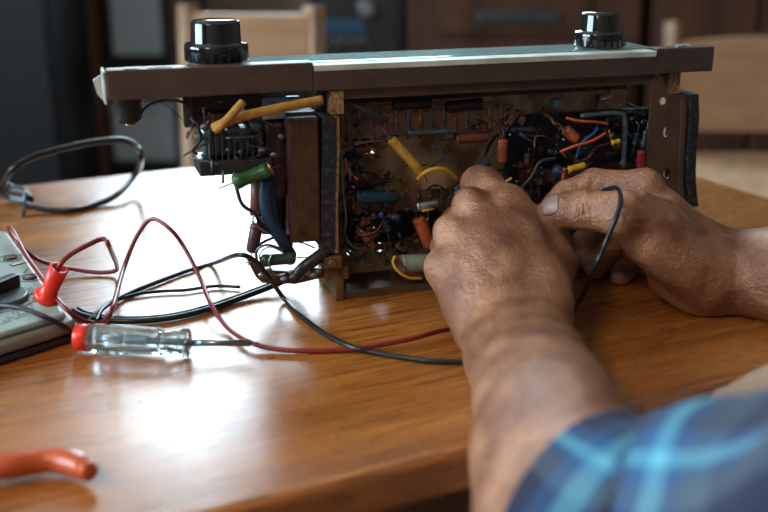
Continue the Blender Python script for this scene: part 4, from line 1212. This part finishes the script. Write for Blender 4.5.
# extensor tendons
for a, b in ((P(516, 290, .640), P(503, 212, .700)), (P(508, 290, .635), P(476, 218, .692)), (P(495, 290, .635), P(458, 240, .680)), (P(484, 300, .63), P(450, 268, .662))):
    n = V((0, -.35, .93)); g.cone(a + n * .0125, b + n * .0092, .0040, .0034, .008)
# a vein or two
for pts in ([(500, 300, .63), (492, 270, .655), (497, 245, .675), (487, 225, .69)],):
    w = [P(*p) + V((0, -.35, .93)) * .0158 for p in pts]; g.chain(w, [.0016] * len(w), .004)

# ---- right arm
wrR = P(716, 266, .715)
arm([V(RE), P(860, 282, .675), P(790, 275, .69), wrR], [.047, .040, .031, .0235], .015)
g.cone(P(800, 274, .705), P(708, 257, .725), .026, .0190, .012)
g.cone(P(800, 288, .70), P(712, 284, .708), .024, .0190, .012)
I2 = P(640, 190, .735); M2 = P(650, 203, .758); R2_ = P(660, 222, .772); L2_ = P(668, 246, .775)
g.cone(P(706, 258, .725), I2, .0180, .0132, kp); g.cone(wrR, M2, .022, .0145, kp); g.cone(wrR, R2_, .021, .0145, kp); g.cone(P(712, 284, .710), L2_, .020, .0145, kp)
g.cone(P(702, 258, .715), P(662, 212, .722), .0195, .0155, kp)
g.cone(P(700, 272, .700), P(655, 240, .690), .024, .020, .012)             # thenar
g.cone(P(700, 286, .708), P(672, 276, .718), .0205, .0175, .012)           # heel of the hand
g.cone(P(660, 235, .70), P(636, 225, .690), .021, .0155, .010)
p = P(645, 184, .728); g.cone(p, p + V((.001, 0, 0)), .0115, .0115, .006)
thR = [P(652, 226, .692), P(624, 214, .683), P(585, 210, .694), P(561, 211, .702), P(552, 212, .704)]
g.finger(thR, [.0195, .0150, .0128, .0112, .0098], .006, .005)
fR = [([I2, P(594, 184, .745), P(566, 194, .742), P(553, 204, .735)], [.0138, .0108, .0092, .0080]),
      ([M2, P(605, 215, .792), P(585, 242, .790), P(582, 256, .775)], [.0125, .0110, .0095, .0085]),
      ([R2_, P(620, 236, .795), P(600, 260, .782), P(595, 268, .765)], [.0120, .0100, .0090, .0080]),
      ([L2_, P(642, 258, .790), P(624, 272, .782), P(620, 280, .765)], [.0110, .0095, .0085, .0078])]
for p, r in fR: g.finger(p, r, .004, .004)
g.chain([P(690, 245, .70) + V((0, -.5, .8)) * .018, P(660, 222, .70) + V((0, -.6, .8)) * .017, P(640, 208, .692) + V((0, -.6, .8)) * .014], [.003, .0032, .003], .005)
# creases at the joints, nail folds
def crease(c, d, w=.009, r=.0011, k=.0018):
    g.cone(V(c) - V(d).normalized() * w, V(c) + V(d).normalized() * w, r, r, k, cut=True)


def facing(p, r):   # point on the surface towards the camera and up
    return p + ((CAM - p).normalized() * .85 + V((0, 0, .35))).normalized() * r
for t_ in (-.003, .0005, .004):
    c = thR[2] + (thR[1] - thR[2]).normalized() * t_; ax = (thR[1] - thR[2]).normalized(); u = ax.cross((CAM - c).normalized()); crease(facing(c, .0142) , u, .007, .0008)
for c0, c1, rr in ((fR[0][0][1], fR[0][0][0], .0122), (fR[0][0][2], fR[0][0][1], .0102)):
    ax = (c1 - c0).normalized()
    for t_ in (-.0015, .0015):
        c = c0 + ax * t_; u = ax.cross((CAM - c).normalized()); crease(facing(c, rr), u, .006, .0009)
X_ = np.arange(g.n[0]) * g.h + g.lo[0]; Y_ = np.arange(g.n[1]) * g.h + g.lo[1]; Z_ = np.arange(g.n[2]) * g.h + g.lo[2]
on = ((X_[:, None] * tn.x + Y_[None, :] * tn.y) > n0 - .001)
zz = (TZ + .0006 - Z_).astype(np.float32)
g.f = np.where(on[:, :, None], np.maximum(g.f, zz[None, None, :]), g.f)
vs, q = g.mesh(); f_hi = (vs, q)
del g
# ---- upper arms, shoulders, chest (coarse, mostly under the shirt)
g2 = Grid((-.05, -.05, .40), (1.0, .80, 1.16), .008)
ch = (LS + RS) / 2
for e, sh in ((LE, LS), (RE, RS)): g2.chain([e, e.lerp(sh, .45), sh], [.034, .036, .046], .02)
fwd = V((-.42, .9, 0)).normalized(); rt = (RS - LS).normalized()
hip = ch + V((.03, -.05, -.47)); mid = ch + V((.01, 0, -.24))
g2.cone(LS.lerp(RS, .22) + V((0, 0, -.06)), mid - rt * .06, .10, .11, .05); g2.cone(LS.lerp(RS, .78) + V((0, 0, -.06)), mid + rt * .06, .10, .11, .05)
g2.cone(mid - rt * .05, hip - rt * .06, .115, .12, .05); g2.cone(mid + rt * .05, hip + rt * .06, .115, .12, .05)
g2.cone(LS, RS, .058, .058, .05); g2.cone(ch, ch + V((0, .02, .12)), .062, .055, .03)
v2, q2 = g2.mesh()
bc = V((.42, .30, 0.0))
body = fast_mesh('person', np.concatenate([f_hi[0], v2]) - np.array(bc), np.concatenate([f_hi[1], q2 + len(f_hi[0])]), [M['skin']])
body.location = bc; body.matrix_world = Matrix.Translation(bc)
tag(body, 'person in a blue plaid shirt, bare forearms on the table, hands working inside the radio', 'person')

# shirt: torso shell + sleeves
g3 = Grid((.02, -.12, .38), (1.05, .80, 1.14), .008)
S_ = .014
g3.cone(LS.lerp(RS, .22) + V((0, 0, -.06)), mid - rt * .06, .10 + S_, .11 + S_, .05); g3.cone(LS.lerp(RS, .78) + V((0, 0, -.06)), mid + rt * .06, .10 + S_, .11 + S_, .05)
g3.cone(mid - rt * .05, hip - rt * .06, .115 + S_, .12 + S_, .05); g3.cone(mid + rt * .05, hip + rt * .06, .115 + S_, .12 + S_, .05)
g3.cone(LS, RS, .066, .066, .05)
for e, sh in ((LE, LS), (RE, RS)): g3.chain([e.lerp(sh, .7), sh], [.058, .068], .03)
v3, q3 = g3.mesh()


def sleeve(path, rad, phase, cuffdir=None):
    pts = cr(path, 14); m = len(pts); n = 96
    rs = np.interp(np.linspace(0, len(rad) - 1, m), range(len(rad)), rad)
    vs = []; uv = []
    a = None
    acc = 0
    for i in range(m):
        t = (pts[min(i + 1, m - 1)] - pts[max(i - 1, 0)]).normalized()
        if a is None: a = (V((0, 0, 1)) - t * t.z).normalized()
        a = (a - t * a.dot(t)).normalized(); b = t.cross(a)
        if i: acc += (pts[i] - pts[i - 1]).length
        for k in range(n + 1):
            th = 2 * math.pi * k / n
            am = min(1, acc / .05) * .8 + .2
            r = rs[i] * (1 + am * (.07 * (abs(math.sin(acc * 38 + 1.4 * math.sin(2 * th + phase))) - .5) + .06 * math.sin(3 * th + acc * 28 + phase) + .07 * math.sin(acc * 85 + 2.6 * math.sin(th + phase)) + .035 * math.sin(5 * th - acc * 60 + phase * 2)))
            vs.append(pts[i] + a * r * math.cos(th) + b * r * math.sin(th)); uv.append((acc / .072 + .12 * math.sin(th) + UO[0], k / n * 5 + UO[1]))
    fs = []
    w = n + 1
    for i in range(m - 1):
        for k in range(n): fs.append((i * w + k, i * w + k + 1, (i + 1) * w + k + 1, (i + 1) * w + k))
    # turned in hem at the cuff, then the inside
    base = len(vs)
    c0 = pts[0]; t0v = (pts[1] - pts[0]).normalized()
    for j in range(1, 8):
        for k in range(w):
            p = vs[k + w * 0]; inn = c0.lerp(p, 1 - .04 * 1) + t0v * (.009 * j - .004)
            vs.append(inn); uv.append((uv[k][0] + j * .05, uv[k][1]))
    for j in range(7):
        for k in range(n):
            A = (k, k + 1) if j == 0 else (base + (j - 1) * w + k, base + (j - 1) * w + k + 1)
            B = (base + j * w + k + 1, base + j * w + k)
            fs.append((A[1], A[0], B[1], B[0]))
    return vs, fs, uv


vt = [tuple(v) for v in v3]; ft = [tuple(f) for f in q3]; uvv = [((v[0] * .9 + v[1] * .4) / .13, v[2] / .13) for v in vt]
for path, rad, ph in SLEEVES:
    a, b_, c_ = sleeve(path, rad, ph); o_ = len(vt); vt += [tuple(v) for v in a]; ft += [tuple(i + o_ for i in f) for f in b_]; uvv += c_
me = bpy.data.meshes.new('shirt'); me.from_pydata([tuple(V(v) - bc) for v in vt], [], ft); me.materials.append(M['plaid'])
ul = me.uv_layers.new(name='UVMap'); li = np.zeros(len(me.loops), np.int32); me.loops.foreach_get('vertex_index', li)
ul.data.foreach_set('uv', np.array(uvv, np.float32)[li].ravel()); me.polygons.foreach_set('use_smooth', [True] * len(me.polygons))
sh = bpy.data.objects.new('shirt', me); COL.objects.link(sh); sh.parent = body; sh.matrix_world = body.matrix_world.copy(); sh['label'] = 'blue plaid cotton shirt with short loose sleeves'

# trousers and a fold of pale undershirt
g4 = Grid((.1, -.15, .0), (1.05, .95, .66), .010)
for sg, kx, ft_ in ((-1, V((.30, .45, .50)), V((.34, .47, .05))), (1, V((.66, .66, .50)), V((.70, .66, .05)))):
    h_ = hip + rt * (.09 * sg); g4.chain([h_, kx, ft_], [.10, .07, .05], .03)
g5 = Grid((.05, .25, .70), (.60, .62, .95), .005)
g5.chain([P(728, 407, .505), P(790, 406, .50), V((.30, .44, .80)), V((.44, .36, .80))], [.011, .019, .045, .08], .02)
v5, q5 = g5.mesh(); us = fast_mesh('undershirt', v5, q5, [M['linen']], body); us['label'] = 'beige undershirt bulging beside the table edge'
g4.cone(hip - rt * .07, hip + rt * .07, .13, .13, .04)
v4, q4 = g4.mesh(); fast_mesh('trousers', v4, q4, [M['linen']], body)
# thumbnail
from mathutils.bvhtree import BVHTree
bvh = BVHTree.FromPolygons([tuple(v) for v in f_hi[0]], [tuple(int(i) for i in f) for f in f_hi[1]])


def nail(base, tipp, w, lift, name='thumbnail'):
    ax = (tipp - base).normalized(); nn = (CAM - base).normalized() * .8 + V((0, 0, .62)); nn = (nn - ax * nn.dot(ax)).normalized(); sd_ = ax.cross(nn)
    vs = []; fs = []; nu, nv = 12, 10; L_ = (tipp - base).length
    for i in range(nu + 1):
        u = i / nu
        for j in range(nv + 1):
            v = -1 + 2 * j / nv
            ww = w * (1 - .35 * abs(2 * u - 1) ** 4)
            x = math.sin(v * 1.05) / math.sin(1.05) * ww; z = lift + (math.cos(v * 1.05) - 1) * w * .9 - .0022 * (u - .3) ** 2 * 3
            o_ = base + ax * (u * L_) + sd_ * x
            hit = bvh.ray_cast(o_ + nn * .03, -nn, .05)[0]
            vs.append((hit if hit else o_ + nn * z) + nn * (.0007 - .0004 * abs(v)))
    for i in range(nu):
        for j in range(nv): a = i * (nv + 1) + j; fs.append((a, a + 1, a + nv + 2, a + nv + 1))
    s = MB(); s.add(vs, fs, True); o = s.build(name, M['nail'], body, 'broad short thumbnail with dirt at its edge')
    md = o.modifiers.new('thick', 'SOLIDIFY'); md.thickness = .0006; md.offset = -1
    return o


nail(thR[3] + V((.001, 0, 0)), thR[4] + (thR[4] - thR[3]).normalized() * .0052, .0080, .0116)

# held probe wire
pw = [P(524, 199, .762), P(534, 204, .748), P(543, 208, .735), P(552, 209, .728), P(565, 205, .722), P(590, 198, .715), P(606, 190, .708), P(615, 188, .695), P(620, 194, .680), P(620, 204, .668), P(616, 218, .656), P(606, 242, .655), P(594, 270, .655), P(583, 295, T(580, 310).y + .01), T(568, 322, .003), T(560, 336, .0022), T(556, 344, .0022)]
s = MB(); s.tube(cr(pw, 8), .0017, n=8); ho = s.build('probe_wire', M['cable']); tag(ho, 'black wire held in the right hand, looped over its thumb', 'wire')

# hair on the forearms and backs of the hands
vv = f_hi[0]; qq = f_hi[1]
hb = MB(); rr = random.Random(5)
nq = len(qq); made = 0; tries = 0
wl_, wr_ = wrL, wrR
while made < NHAIR and tries < NHAIR * 30:
    tries += 1
    f_ = qq[rr.randrange(nq)]; p0, p1, p2, p3 = [V(vv[i]) for i in f_]
    n = (p2 - p0).cross(p3 - p1)
    if n.length < 1e-12: continue
    n.normalize()
    if n.dot(CAM - p0) < 0 and n.z < .0: continue
    c = (p0 + p2) / 2
    left = c.x < .14 and c.y < .72
    if left:
        dr = (I1 - wrL).normalized() if c.y > .62 else (wrL - V(LE)).normalized(); dw = max(0, (c.y - .66)) * 12
        if c.y > .70 or c.z > .80 and c.y > .695: continue
    else:
        if c.x < .205: continue
        dr = -(V(RE) - wrR).normalized(); dw = max(0, .24 - c.x) * 12
        if n.z < -.2: continue
    if rr.random() < dw: continue
    l_ = rr.uniform(.005, .012) * (1 if not left or c.y < .62 else .7)
    d1 = (dr + n * .35 + V((rr.uniform(-.5, .5), rr.uniform(-.5, .5), rr.uniform(-.5, .5)))).normalized()
    d1 = (d1 - n * min(0, d1.dot(n))).normalized()
    a0 = c; a1 = c + d1 * l_ * .5 + n * l_ * .12; a2 = c + d1 * l_ + n * l_ * .10
    sd_ = d1.cross(n).normalized() * .00005; up_ = n * .00005
    hb.add([a0 + sd_, a0 - sd_, a0 + up_, a1 + sd_ * .8, a1 - sd_ * .8, a1 + up_ * .8, a2], [(0, 1, 4, 3), (1, 2, 5, 4), (2, 0, 3, 5), (3, 4, 6), (4, 5, 6), (5, 3, 6)], True)
    made += 1
ho = hb.build('arm_hair', M['hairs'], body); ho['kind'] = 'stuff'
